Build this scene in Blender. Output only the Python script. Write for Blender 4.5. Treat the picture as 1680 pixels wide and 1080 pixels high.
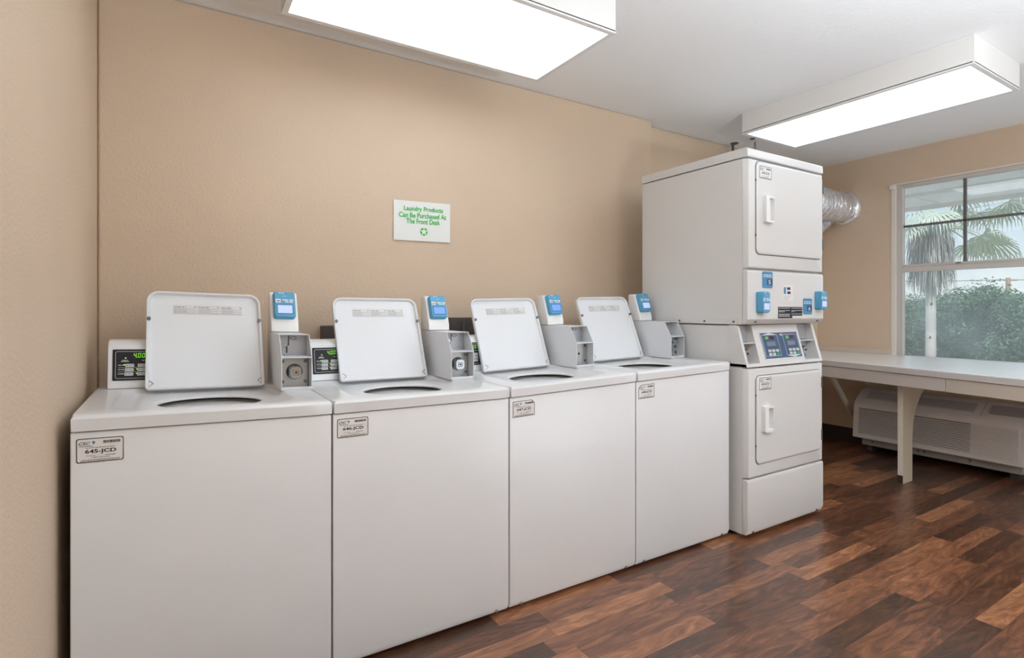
import bpy, bmesh, math, random
from mathutils import Vector, Matrix
random.seed(7)
for o in list(bpy.data.objects): bpy.data.objects.remove(o)
SC = bpy.context.scene
COL = SC.collection
PI = math.pi

# ------------------------------------------------------------------ camera
EYE = 1.1638
cam_data = bpy.data.cameras.new('camera')
cam_data.sensor_width = 36.0
cam_data.lens = 894.23/1680*36
cam_data.shift_y = -33.0/1680
cam_data.clip_start = 0.02
cam_data.clip_end = 300
cam = bpy.data.objects.new('camera', cam_data)
COL.objects.link(cam)
cam.location = (0, 0, EYE)
cam.rotation_euler = (PI/2, 0, -0.55667)
SC.camera = cam

# ------------------------------------------------------------------ colour / exposure
SC.view_settings.view_transform = 'Standard'
SC.view_settings.look = 'None'
SC.view_settings.exposure = 0.46
SC.view_settings.gamma = 1.0
SC.view_settings.use_curve_mapping = False

# light levels
LAMP_STRENGTH = 2.0
SKY_STRENGTH = 1.2
SUN_STRENGTH = 3.4

# ------------------------------------------------------------------ world: pale sky with thin cloud
world = bpy.data.worlds.new('sky')
SC.world = world
world.use_nodes = True
wn, wl = world.node_tree.nodes, world.node_tree.links
wn.clear()
w_out = wn.new('ShaderNodeOutputWorld')
w_bg = wn.new('ShaderNodeBackground')
w_tc = wn.new('ShaderNodeTexCoord')
w_sep = wn.new('ShaderNodeSeparateXYZ')
w_ramp = wn.new('ShaderNodeValToRGB')
w_noise = wn.new('ShaderNodeTexNoise')
w_mix = wn.new('ShaderNodeMixRGB')
w_ramp.color_ramp.elements[0].position = 0.0
w_ramp.color_ramp.elements[0].color = (0.64, 0.69, 0.67, 1)
w_ramp.color_ramp.elements[1].position = 0.45
w_ramp.color_ramp.elements[1].color = (0.28, 0.45, 0.68, 1)
e = w_ramp.color_ramp.elements.new(0.12); e.color = (0.44, 0.58, 0.68, 1)
w_noise.inputs['Scale'].default_value = 3.0
w_noise.inputs['Detail'].default_value = 5
w_cr = wn.new('ShaderNodeValToRGB')
w_cr.color_ramp.elements[0].position = 0.48; w_cr.color_ramp.elements[0].color = (0, 0, 0, 1)
w_cr.color_ramp.elements[1].position = 0.68; w_cr.color_ramp.elements[1].color = (0.7, 0.7, 0.7, 1)
w_mix.inputs['Color2'].default_value = (0.66, 0.68, 0.70, 1)
wl.new(w_tc.outputs['Generated'], w_sep.inputs[0])
wl.new(w_sep.outputs['Z'], w_ramp.inputs['Fac'])
wl.new(w_tc.outputs['Generated'], w_noise.inputs['Vector'])
wl.new(w_noise.outputs['Fac'], w_cr.inputs['Fac'])
wl.new(w_cr.outputs['Color'], w_mix.inputs['Fac'])
wl.new(w_ramp.outputs['Color'], w_mix.inputs['Color1'])
wl.new(w_mix.outputs['Color'], w_bg.inputs['Color'])
w_bg.inputs['Strength'].default_value = SKY_STRENGTH
wl.new(w_bg.outputs[0], w_out.inputs[0])

# ------------------------------------------------------------------ sun, high and from behind the building
sun_data = bpy.data.lights.new('sun', 'SUN')
sun_data.energy = SUN_STRENGTH
sun_data.angle = math.radians(1.5)
sun_data.color = (1.0, 0.96, 0.9)
sun = bpy.data.objects.new('sun', sun_data)
COL.objects.link(sun)
sun.location = (-5, -6, 14)
sun.rotation_euler = Vector((0.62, 0.42, -0.95)).to_track_quat('-Z', 'Y').to_euler()

# added unseen fill behind the camera, for the machine fronts and under the counter
area_data = bpy.data.lights.new('added_front_fill', 'AREA')
area_data.shape = 'RECTANGLE'; area_data.size = 1.5; area_data.size_y = 2.0
area_data.energy = 20
area_data.color = (0.85, 0.96, 1.05)
area = bpy.data.objects.new('added_front_fill', area_data)
COL.objects.link(area)
area.location = (3.9, -2.15, 1.05)
area.rotation_euler = (PI/2, 0, 0)
# added unseen flash, turned up at the ceiling so that it comes back as soft light
uplight_data = bpy.data.lights.new('added_uplight', 'AREA')
uplight_data.shape = 'DISK'; uplight_data.size = 0.7
uplight_data.energy = 82
uplight_data.color = (0.85, 0.96, 1.05)
uplight = bpy.data.objects.new('added_uplight', uplight_data)
COL.objects.link(uplight)
uplight.location = (1.9, -0.55, 1.20)
uplight.rotation_euler = Vector((-0.10, -0.13, 1.0)).to_track_quat('-Z', 'Y').to_euler()

# ================================================================== materials
MATS = {}
def mat(name, color, rough=0.5, metal=0.0, coat=0.0, bump=None, emit=None, strength=1.0, spec=0.5, coat_rough=0.1):
    if name in MATS: return MATS[name]
    m = bpy.data.materials.new(name)
    m.use_nodes = True
    nt = m.node_tree
    b = nt.nodes['Principled BSDF']
    b.inputs['Base Color'].default_value = (*color, 1)
    b.inputs['Roughness'].default_value = rough
    b.inputs['Metallic'].default_value = metal
    b.inputs['Coat Weight'].default_value = coat
    b.inputs['Coat Roughness'].default_value = coat_rough
    b.inputs['Specular IOR Level'].default_value = spec
    if emit:
        b.inputs['Emission Color'].default_value = (*emit, 1)
        b.inputs['Emission Strength'].default_value = strength
    if bump:
        sc, st, dist = bump
        tc = nt.nodes.new('ShaderNodeTexCoord')
        n = nt.nodes.new('ShaderNodeTexNoise')
        n.inputs['Scale'].default_value = sc
        n.inputs['Detail'].default_value = 3
        bp = nt.nodes.new('ShaderNodeBump')
        bp.inputs['Strength'].default_value = st
        bp.inputs['Distance'].default_value = dist
        nt.links.new(tc.outputs['Object'], n.inputs['Vector'])
        nt.links.new(n.outputs['Fac'], bp.inputs['Height'])
        nt.links.new(bp.outputs['Normal'], b.inputs['Normal'])
    MATS[name] = m
    return m

def mottled(m, amount=0.04, scale=3.0):
    """slight colour variation of the paint itself"""
    nt = m.node_tree
    b = nt.nodes['Principled BSDF']
    c = b.inputs['Base Color'].default_value[:3]
    tc = nt.nodes.new('ShaderNodeTexCoord')
    n = nt.nodes.new('ShaderNodeTexNoise'); n.inputs['Scale'].default_value = scale; n.inputs['Detail'].default_value = 4
    r = nt.nodes.new('ShaderNodeValToRGB')
    r.color_ramp.elements[0].position = 0.3
    r.color_ramp.elements[1].position = 0.7
    r.color_ramp.elements[0].color = (*[x*(1-amount) for x in c], 1)
    r.color_ramp.elements[1].color = (*[min(1, x*(1+amount)) for x in c], 1)
    nt.links.new(tc.outputs['Object'], n.inputs['Vector'])
    nt.links.new(n.outputs['Fac'], r.inputs['Fac'])
    nt.links.new(r.outputs['Color'], b.inputs['Base Color'])
    return m

WALL = mottled(mat('beige_wall_paint', (0.69, 0.54, 0.40), 0.6, bump=(95, 0.35, 0.006)), 0.03, 2.0)
CEIL = mat('white_ceiling_texture', (0.90, 0.90, 0.90), 0.7, bump=(60, 0.35, 0.006))
ENAMEL = mottled(mat('white_enamel', (0.76, 0.765, 0.78), 0.28, coat=0.25), 0.012, 4)
ENAMEL2 = mottled(mat('warm_white_enamel', (0.72, 0.715, 0.71), 0.34, coat=0.2), 0.012, 4)
LIDM = mat('lid_enamel', (0.79, 0.81, 0.84), 0.22, coat=0.4)
GREYSTEEL = mat('grey_painted_steel', (0.72, 0.74, 0.77), 0.4)
INNER = mat('grey_inner_steel', (0.42, 0.44, 0.47), 0.35, metal=0.3)
PLATE = mat('zinc_plate', (0.45, 0.46, 0.46), 0.35, metal=0.6)
CHROME = mat('chrome', (0.48, 0.51, 0.56), 0.22, metal=1.0)
DARK = mat('dark_gap', (0.02, 0.02, 0.02), 0.8)
BLACK = mat('black_plastic', (0.03, 0.03, 0.035), 0.4)
BLACKPANEL = mat('black_panel', (0.012, 0.013, 0.018), 0.4, spec=0.3)
PRINT = mat('black_print', (0.03, 0.03, 0.035), 0.5)
GREYPRINT = mat('grey_print', (0.32, 0.32, 0.34), 0.5)
WHITEPRINT = mat('white_print', (0.75, 0.77, 0.8), 0.5)
SILVER = mat('silver_label', (0.80, 0.78, 0.77), 0.45)
BLUELOGO = mat('blue_logo', (0.05, 0.28, 0.45), 0.5)
BLUE = mat('reader_blue_plastic', (0.10, 0.38, 0.62), 0.35)
BLUEDK = mat('sticker_blue', (0.07, 0.26, 0.47), 0.4)
NAVY = mat('sticker_navy', (0.03, 0.055, 0.16), 0.4)
DISPBLUE = mat('display_blue', (0.055, 0.10, 0.20), 0.3)
SCREEN = mat('pale_lcd_screen', (0.3, 0.35, 0.6), 0.2, emit=(0.45, 0.55, 0.95), strength=0.55)
SCREENB = mat('blue_lcd_screen', (0.1, 0.2, 0.6), 0.2, emit=(0.12, 0.25, 0.80), strength=0.7)
LED = mat('green_led', (0.1, 0.4, 0.02), 0.4, emit=(0.22, 0.75, 0.02), strength=0.6)
LEDY = mat('yellow_led', (0.5, 0.7, 0.1), 0.4, emit=(0.5, 0.9, 0.15), strength=0.6)
BUTTON = mat('grey_button', (0.55, 0.58, 0.56), 0.4)
BUTTONG = mat('green_button', (0.02, 0.35, 0.22), 0.4)
PINK = mat('pink_print', (0.45, 0.08, 0.3), 0.4)
TUB = mat('tub_plastic', (0.50, 0.49, 0.42), 0.4)
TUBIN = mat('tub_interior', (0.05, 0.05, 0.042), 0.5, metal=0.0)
SCREW = mat('screw_metal', (0.18, 0.18, 0.18), 0.35, metal=0.7)
RUBBER = mat('grey_rubber', (0.14, 0.14, 0.15), 0.6)
LAMIN = mat('white_laminate', (0.87, 0.87, 0.87), 0.22, coat=0.15)
EDGE = mat('laminate_edge', (0.60, 0.56, 0.54), 0.4)
APRON = mat('apron_laminate', (0.58, 0.52, 0.48), 0.4)
APRON2 = mat('yellowed_apron_laminate', (0.57, 0.50, 0.42), 0.4)
PLY = mat('painted_board', (0.55, 0.47, 0.36), 0.5)
PLYEDGE = mat('cream_board_edge', (0.72, 0.68, 0.58), 0.5)
BROWNBASE = mat('brown_vinyl_base', (0.055, 0.035, 0.028), 0.5)
ACPL = mat('ac_plastic', (0.86, 0.83, 0.82), 0.4)
ACDK = mat('ac_dark_grille', (0.05, 0.05, 0.055), 0.5)
ACVENT = mat('ac_vent_grey', (0.74, 0.73, 0.74), 0.45)
ACSLV = mat('ac_sleeve', (0.42, 0.40, 0.38), 0.5)
ALU = mat('window_frame_paint', (0.60, 0.56, 0.53), 0.4)
ALUIN = mat('cream_window_casing', (0.78, 0.74, 0.66), 0.5)
MUNT = mat('backlit_muntin', (0.14, 0.13, 0.13), 0.4)
SIGNP = mat('sign_paper', (0.82, 0.84, 0.82), 0.5)
GREEN = mat('green_ink', (0.02, 0.52, 0.08), 0.5)
LAMPBODY = mat('lamp_white_enamel', (0.82, 0.81, 0.79), 0.4)
PAPER = mat('white_sticker', (0.78, 0.78, 0.78), 0.5)
GREYBOX = mat('dark_grey_metal', (0.10, 0.09, 0.085), 0.5)
TRUNKD = mat('bush_branch', (0.13, 0.11, 0.09), 0.9)

def foil_material():
    m = mat('crinkled_foil', (0.88, 0.90, 0.96), 0.22, metal=0.75)
    nt = m.node_tree; b = nt.nodes['Principled BSDF']
    tc = nt.nodes.new('ShaderNodeTexCoord')
    mp = nt.nodes.new('ShaderNodeMapping'); mp.inputs['Scale'].default_value = (16, 5, 5)
    n = nt.nodes.new('ShaderNodeTexNoise'); n.inputs['Scale'].default_value = 1.6; n.inputs['Detail'].default_value = 5; n.inputs['Distortion'].default_value = 1.2
    bp = nt.nodes.new('ShaderNodeBump'); bp.inputs['Strength'].default_value = 0.8; bp.inputs['Distance'].default_value = 0.02
    nt.links.new(tc.outputs['Object'], mp.inputs[0]); nt.links.new(mp.outputs[0], n.inputs['Vector'])
    nt.links.new(n.outputs['Fac'], bp.inputs['Height']); nt.links.new(bp.outputs['Normal'], b.inputs['Normal'])
    return m
FOIL = foil_material()

def floor_material():
    m = bpy.data.materials.new('brown_vinyl_planks'); m.use_nodes = True
    nt = m.node_tree; N = nt.nodes; L = nt.links
    b = N['Principled BSDF']
    tc = N.new('ShaderNodeTexCoord'); sep = N.new('ShaderNodeSeparateXYZ')
    L.new(tc.outputs['Object'], sep.inputs[0])
    def M(op, a, c=None, d=None):
        n = N.new('ShaderNodeMath'); n.operation = op
        for i, v in enumerate((a, c, d)):
            if v is None: continue
            if isinstance(v, (int, float)): n.inputs[i].default_value = v
            else: L.new(v, n.inputs[i])
        return n.outputs[0]
    W, LEN = 0.082, 0.60
    row_f = M('DIVIDE', sep.outputs['Y'], W)
    row = M('FLOOR', row_f)
    wn1 = N.new('ShaderNodeTexWhiteNoise'); wn1.noise_dimensions = '1D'; L.new(row, wn1.inputs['W'])
    xs = M('ADD', M('DIVIDE', sep.outputs['X'], LEN), M('MULTIPLY', wn1.outputs['Value'], 7.31))
    colm = M('FLOOR', xs)
    cmb = N.new('ShaderNodeCombineXYZ'); L.new(row, cmb.inputs[0]); L.new(colm, cmb.inputs[1])
    wn2 = N.new('ShaderNodeTexWhiteNoise'); wn2.noise_dimensions = '2D'; L.new(cmb.outputs[0], wn2.inputs['Vector'])
    ramp = N.new('ShaderNodeValToRGB'); cr = ramp.color_ramp
    cr.interpolation = 'LINEAR'
    cols = [(0.0, (0.036, 0.014, 0.007)), (0.28, (0.085, 0.032, 0.015)), (0.52, (0.17, 0.062, 0.029)), (0.78, (0.30, 0.120, 0.053)), (1.0, (0.46, 0.205, 0.090))]
    cr.elements[0].color = (*cols[0][1], 1); cr.elements[1].color = (*cols[-1][1], 1)
    for p, c in cols[1:-1]:
        el = cr.elements.new(p); el.color = (*c, 1)
    # grain: noise stretched along the plank, different in every plank
    off = M('MULTIPLY', wn2.outputs['Value'], 37.0)
    gx = M('ADD', M('MULTIPLY', sep.outputs['X'], 3.5), off)
    gy = M('ADD', M('MULTIPLY', sep.outputs['Y'], 17.0), off)
    gc = N.new('ShaderNodeCombineXYZ'); L.new(gx, gc.inputs[0]); L.new(gy, gc.inputs[1])
    gn = N.new('ShaderNodeTexNoise'); gn.inputs['Scale'].default_value = 1.0; gn.inputs['Detail'].default_value = 6
    gn.inputs['Distortion'].default_value = 2.4; gn.inputs['Roughness'].default_value = 0.6
    L.new(gc.outputs[0], gn.inputs['Vector'])
    val = M('ADD', M('MULTIPLY', wn2.outputs['Value'], 0.66), M('MULTIPLY', M('SUBTRACT', gn.outputs['Fac'], 0.38), 1.35))
    val.node.use_clamp = True
    L.new(val, ramp.inputs['Fac'])
    # joints
    fy = M('FRACT', row_f); fx = M('FRACT', xs)
    def edge(f, w):
        a = M('LESS_THAN', f, w); return a
    j = M('MAXIMUM', edge(fy, 0.018), edge(fx, 0.003))
    mx = N.new('ShaderNodeMixRGB'); mx.inputs['Color2'].default_value = (0.02, 0.010, 0.006, 1)
    L.new(M('MULTIPLY', j, 0.75), mx.inputs['Fac']); L.new(ramp.outputs['Color'], mx.inputs['Color1'])
    L.new(mx.outputs['Color'], b.inputs['Base Color'])
    b.inputs['Roughness'].default_value = 0.34
    b.inputs['Specular IOR Level'].default_value = 0.6
    b.inputs['Coat Weight'].default_value = 0.35
    b.inputs['Coat Roughness'].default_value = 0.2
    b.inputs['Coat IOR'].default_value = 1.65
    pn = N.new('ShaderNodeTexNoise'); pn.inputs['Scale'].default_value = 130; pn.inputs['Detail'].default_value = 2
    L.new(tc.outputs['Object'], pn.inputs['Vector'])
    bp = N.new('ShaderNodeBump'); bp.inputs['Strength'].default_value = 0.22; bp.inputs['Distance'].default_value = 0.004
    L.new(pn.outputs['Fac'], bp.inputs['Height']); L.new(bp.outputs['Normal'], b.inputs['Normal'])
    return m
FLOOR = floor_material()

def glass_material():
    m = bpy.data.materials.new('dusty_window_glass'); m.use_nodes = True
    N = m.node_tree.nodes; L = m.node_tree.links; N.clear()
    o = N.new('ShaderNodeOutputMaterial'); tr = N.new('ShaderNodeBsdfTransparent'); gl = N.new('ShaderNodeBsdfGlossy')
    gl.inputs['Roughness'].default_value = 0.02
    df = N.new('ShaderNodeBsdfTranslucent'); df.inputs['Color'].default_value = (0.85, 0.9, 0.92, 1)
    m1 = N.new('ShaderNodeMixShader'); m2 = N.new('ShaderNodeMixShader')
    tc = N.new('ShaderNodeTexCoord'); n = N.new('ShaderNodeTexNoise'); n.inputs['Scale'].default_value = 2.5; n.inputs['Detail'].default_value = 5
    r = N.new('ShaderNodeMapRange'); r.inputs['From Min'].default_value = 0.35; r.inputs['From Max'].default_value = 0.75
    r.inputs['To Min'].default_value = 0.10; r.inputs['To Max'].default_value = 0.28
    L.new(tc.outputs['Object'], n.inputs['Vector']); L.new(n.outputs['Fac'], r.inputs['Value'])
    L.new(r.outputs[0], m1.inputs['Fac']); L.new(tr.outputs[0], m1.inputs[1]); L.new(df.outputs[0], m1.inputs[2])
    m2.inputs['Fac'].default_value = 0.06
    L.new(m1.outputs[0], m2.inputs[1]); L.new(gl.outputs[0], m2.inputs[2])
    L.new(m2.outputs[0], o.inputs[0])
    return m
GLASS = glass_material()

def diffuser_material():
    m = bpy.data.materials.new('lit_prismatic_diffuser'); m.use_nodes = True
    N = m.node_tree.nodes; L = m.node_tree.links
    b = N['Principled BSDF']
    b.inputs['Base Color'].default_value = (0.9, 0.9, 0.9, 1)
    b.inputs['Emission Color'].default_value = (0.87, 0.96, 1.04, 1)
    b.inputs['Emission Strength'].default_value = LAMP_STRENGTH
    return m
DIFFUSER = diffuser_material()

def leaf_material(name, c1, c2):
    m = bpy.data.materials.new(name); m.use_nodes = True
    N = m.node_tree.nodes; L = m.node_tree.links
    b = N['Principled BSDF']
    tc = N.new('ShaderNodeTexCoord'); n = N.new('ShaderNodeTexNoise'); n.inputs['Scale'].default_value = 2.2; n.inputs['Detail'].default_value = 6
    r = N.new('ShaderNodeValToRGB'); r.color_ramp.elements[0].position = 0.35; r.color_ramp.elements[1].position = 0.65
    r.color_ramp.elements[0].color = (*c1, 1); r.color_ramp.elements[1].color = (*c2, 1)
    L.new(tc.outputs['Object'], n.inputs['Vector']); L.new(n.outputs['Fac'], r.inputs['Fac']); L.new(r.outputs['Color'], b.inputs['Base Color'])
    b.inputs['Roughness'].default_value = 0.55
    return m
LEAF_A = leaf_material('bush_leaves', (0.055, 0.13, 0.07), (0.16, 0.27, 0.14))
LEAF_B = leaf_material('bluish_bush_leaves', (0.06, 0.12, 0.12), (0.11, 0.20, 0.18))
FROND = leaf_material('palm_frond', (0.38, 0.46, 0.36), (0.56, 0.62, 0.50))
DEADF = leaf_material('dead_palm_frond', (0.16, 0.16, 0.16), (0.36, 0.35, 0.33))
BARK = leaf_material('palm_bark', (0.42, 0.38, 0.36), (0.60, 0.57, 0.54))
SOFFIT = mat('soffit_board', (0.80, 0.78, 0.75), 0.7, bump=(25, 0.3, 0.01))
STUCCO = mat('white_stucco', (0.82, 0.81, 0.78), 0.8, bump=(35, 0.6, 0.02))
FASCIA = mat('fascia_board', (0.62, 0.60, 0.57), 0.6)
GRASS = leaf_material('dry_grass', (0.16, 0.20, 0.08), (0.34, 0.34, 0.18))
POLE = mat('weathered_pole', (0.35, 0.28, 0.22), 0.8)

# ================================================================== mesh helpers
class Frame:
    """a flat patch of space: origin, right, up, outward normal"""
    def __init__(s, o, ux, uy, n=None):
        s.o = Vector(o); s.ux = Vector(ux).normalized(); s.uy = Vector(uy).normalized()
        s.n = Vector(n).normalized() if n else s.ux.cross(s.uy).normalized()
    def p(s, a, b, c=0.0): return s.o + s.ux*a + s.uy*b + s.n*c

def rrect(a0, a1, b0, b1, r, n=6, r2=None):
    """rounded rectangle outline, counter clockwise; r2 = radius of the lower corners"""
    if r2 is None: r2 = r
    pts = []
    for (cx, cy, st, rr) in ((a1-r, b1-r, 0, r), (a0+r, b1-r, 90, r), (a0+r2, b0+r2, 180, r2), (a1-r2, b0+r2, 270, r2)):
        for k in range(n+1):
            t = math.radians(st+90*k/n)
            pts.append((cx+rr*math.cos(t), cy+rr*math.sin(t)))
    return pts

class MB:
    def __init__(s): s.v = []; s.f = []
    def add(s, vs, fs):
        k = len(s.v); s.v += [Vector(x) for x in vs]; s.f += [tuple(i+k for i in f) for f in fs]; return s
    def box(s, x0, x1, y0, y1, z0, z1):
        vs = [(x, y, z) for z in (z0, z1) for y in (y0, y1) for x in (x0, x1)]
        return s.add(vs, [(0, 2, 3, 1), (4, 5, 7, 6), (0, 1, 5, 4), (2, 6, 7, 3), (0, 4, 6, 2), (1, 3, 7, 5)])
    def fbox(s, F, a0, a1, b0, b1, c0, c1):
        vs = [F.p(a, b, c) for c in (c0, c1) for b in (b0, b1) for a in (a0, a1)]
        return s.add(vs, [(0, 2, 3, 1), (4, 5, 7, 6), (0, 1, 5, 4), (2, 6, 7, 3), (0, 4, 6, 2), (1, 3, 7, 5)])
    def loops(s, rings, cap0=True, cap1=True, closed=True):
        n = len(rings[0]); vs = [p for r in rings for p in r]; fs = []
        for i in range(len(rings)-1):
            for j in range(n if closed else n-1):
                k = (j+1) % n
                fs.append((i*n+j, i*n+k, (i+1)*n+k, (i+1)*n+j))
        if cap0: fs.append(tuple(reversed(range(n))))
        if cap1: fs.append(tuple((len(rings)-1)*n+j for j in range(n)))
        return s.add(vs, fs)
    def prism(s, prof, axis, a, b):
        """profile in the two other axes, extruded along axis from a to b"""
        def P(u, v, w):
            return {'x': (w, u, v), 'y': (u, w, v), 'z': (u, v, w)}[axis]
        return s.loops([[P(u, v, a) for u, v in prof], [P(u, v, b) for u, v in prof]])
    def plate(s, F, pts, c0, c1):
        return s.loops([[F.p(a, b, c0) for a, b in pts], [F.p(a, b, c1) for a, b in pts]])
    def ring(s, F, outer, inner, c0, c1):
        n = len(outer)
        vs = [F.p(a, b, c) for c in (c0, c1) for L in (outer, inner) for a, b in L]
        fs = []
        for j in range(n):
            k = (j+1) % n
            fs += [(2*n+j, 2*n+k, 3*n+k, 3*n+j), (j, k, 2*n+k, 2*n+j), (n+k, n+j, 3*n+j, 3*n+k), (k, j, n+j, n+k)]
        return s.add(vs, fs)
    def cyl(s, p0, p1, r0, r1=None, n=16, caps=True):
        p0, p1 = Vector(p0), Vector(p1); r1 = r0 if r1 is None else r1
        d = (p1-p0).normalized(); t = Vector((0, 0, 1)) if abs(d.z) < 0.9 else Vector((1, 0, 0))
        u = d.cross(t).normalized(); w = d.cross(u).normalized()
        R = [[p+(u*math.cos(2*PI*k/n)+w*math.sin(2*PI*k/n))*r for k in range(n)] for p, r in ((p0, r0), (p1, r1))]
        return s.loops(R, caps, caps)
    def tube(s, path, rad, n=12, caps=True):
        path = [Vector(p) for p in path]
        rads = rad if isinstance(rad, (list, tuple)) else [rad]*len(path)
        rings = []; pu = None
        for i, p in enumerate(path):
            d = (path[min(i+1, len(path)-1)]-path[max(i-1, 0)]).normalized()
            if pu is None:
                t = Vector((0, 0, 1)) if abs(d.z) < 0.9 else Vector((1, 0, 0)); u = d.cross(t).normalized()
            else: u = (pu-d*pu.dot(d)).normalized()
            pu = u; w = d.cross(u)
            rings.append([p+(u*math.cos(2*PI*k/n)+w*math.sin(2*PI*k/n))*rads[i] for k in range(n)])
        return s.loops(rings, caps, caps)
    def build(s, name, m, parent=None, bevel=0.0, seg=2, smooth=False, warp=None, label=None):
        vs = [warp(v) for v in s.v] if warp else s.v
        base = parent_world(parent)
        me = bpy.data.meshes.new(name)
        me.from_pydata([tuple(v-base) for v in vs], [], s.f)
        bm = bmesh.new(); bm.from_mesh(me); bmesh.ops.recalc_face_normals(bm, faces=bm.faces); bm.to_mesh(me); bm.free()
        me.materials.append(m)
        o = bpy.data.objects.new(name, me); COL.objects.link(o)
        if parent is not None: o.parent = parent
        if bevel > 0:
            b = o.modifiers.new('bevel', 'BEVEL'); b.width = bevel; b.segments = seg; b.limit_method = 'ANGLE'
            b.angle_limit = math.radians(35); b.harden_normals = True
            for p in me.polygons: p.use_smooth = True
        elif smooth:
            for p in me.polygons: p.use_smooth = True
            me.set_sharp_from_angle(angle=math.radians(38))
        if label: o['label'] = label
        return o

def parent_world(p):
    v = Vector((0, 0, 0))
    while p is not None:
        v = v + p.location; p = p.parent
    return v

def thing(name, label, cat, loc, group=None):
    o = bpy.data.objects.new(name, None); COL.objects.link(o)
    o.empty_display_size = 0.1
    o.location = loc; o['label'] = label; o['category'] = cat
    if group: o['group'] = group
    return o
def tag(o, label, cat, group=None):
    o['label'] = label; o['category'] = cat
    if group: o['group'] = group
    return o
def struct(o):
    o['kind'] = 'structure'; return o

FONT_CACHE = {}
def glyphs(text, bold, shear=0.0):
    key = (text, bold, shear)
    if key in FONT_CACHE: return FONT_CACHE[key]
    cu = bpy.data.curves.new('t', 'FONT'); cu.body = text; cu.size = 1.0; cu.offset = bold; cu.shear = shear
    cu.resolution_u = 3
    ob = bpy.data.objects.new('t', cu); COL.objects.link(ob)
    dg = bpy.context.evaluated_depsgraph_get(); dg.update()
    me = bpy.data.meshes.new_from_object(ob.evaluated_get(dg))
    vs = [(v.co.x, v.co.y) for v in me.vertices]; fs = [tuple(p.vertices) for p in me.polygons]
    bpy.data.objects.remove(ob); bpy.data.curves.remove(cu); bpy.data.meshes.remove(me)
    FONT_CACHE[key] = (vs, fs); return vs, fs
def add_text(mb, F, text, a0, a1, b0, b1, c=0.0005, bold=0.0, shear=0.0, keep=False):
    """letters stretched into the box a0..a1, b0..b1 of frame F"""
    vs, fs = glyphs(text, bold, shear)
    xs = [v[0] for v in vs]; ys = [v[1] for v in vs]
    x0, x1, y0, y1 = min(xs), max(xs), min(ys), max(ys)
    sx = (a1-a0)/(x1-x0); sy = (b1-b0)/(y1-y0)
    mb.add([F.p(a0+(x-x0)*sx, b0+(y-y0)*sy, c) for x, y in vs], fs)
def add_bar(mb, F, a0, a1, b0, b1, c=0.0004):
    mb.add([F.p(a0, b0, c), F.p(a1, b0, c), F.p(a1, b1, c), F.p(a0, b1, c)], [(0, 1, 2, 3)])
def add_words(mb, F, a0, a1, b, h, seed, gap=0.25, c=0.0004):
    """an illegible line of fine print"""
    rnd = random.Random(seed); a = a0
    while a < a1:
        w = h*rnd.uniform(1.5, 4.5); add_bar(mb, F, a, min(a+w, a1), b, b+h, c); a += w+h*rnd.uniform(0.5, 0.9)

SEG = {'0': 'abcdef', '4': 'bcfg', '1': 'bc', '8': 'abcdefg'}
def add_digit(mb, F, ch, a, b, w, h, t, sl=0.12, c=0.0008):
    def q(x0, y0, x1, y1):
        P = [(x0, y0), (x1, y0), (x1, y1), (x0, y1)]
        mb.add([F.p(a+x+sl*y, b+y, c) for x, y in P], [(0, 1, 2, 3)])
    g = t*0.25; m = h/2
    for s_ in SEG[ch]:
        if s_ == 'a': q(g, h-t, w-g, h)
        if s_ == 'd': q(g, 0, w-g, t)
        if s_ == 'g': q(g, m-t/2, w-g, m+t/2)
        if s_ == 'b': q(w-t, m+g, w, h-g)
        if s_ == 'c': q(w-t, g, w, m-g)
        if s_ == 'f': q(0, m+g, t, h-g)
        if s_ == 'e': q(0, g, t, m-g)

# ================================================================== the room
XL, XR, YB, YB2, YF, ZC = -0.252, 5.04, 2.676, 2.763, -2.2, 2.46
XJ = 2.80
TW = 0.15
def sbox(name, m, *a): return struct(MB().box(*a).build(name, m))
sbox('floor', FLOOR, XL-TW, XR+TW, YF-TW, YB2+TW, -0.1, 0)
sbox('ceiling', CEIL, XL-TW, XR+TW, YF-TW, YB2+TW, ZC, ZC+0.12)
sbox('wall_left', WALL, XL-TW, XL, YF-TW, YB2+TW, 0, ZC)
wb = MB().prism([(XL, YB), (XJ, YB), (XJ, YB2), (XR, YB2), (XR, YB2+TW), (XL, YB2+TW)], 'z', 0, ZC)
struct(wb.build('wall_back', WALL, bevel=0.012, seg=3))
sbox('wall_front', WALL, XL, XR, YF-TW, YF, 0, ZC)
# window wall with its opening
WY0, WY1, WZ0, WZ1 = 0.45, 2.168, 0.760, 2.190
TR = 0.16
wr = MB()
wr.box(XR, XR+TR, WY1, YB2+TW, 0, ZC).box(XR, XR+TR, YF-TW, WY0, 0, ZC)
wr.box(XR, XR+TR, WY0, WY1, 0, WZ0).box(XR, XR+TR, WY0, WY1, WZ1, ZC)
struct(wr.build('wall_right', WALL))
sbox('baseboard_right', BROWNBASE, XR-0.010, XR, YF, YB2-0.012, 0, 0.122)
sbox('baseboard_back', BROWNBASE, XJ, XR-0.012, YB2-0.010, YB2, 0, 0.122)
sbox('baseboard_front', BROWNBASE, XL+0.012, XR-0.012, YF, YF+0.010, 0, 0.122)

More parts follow.
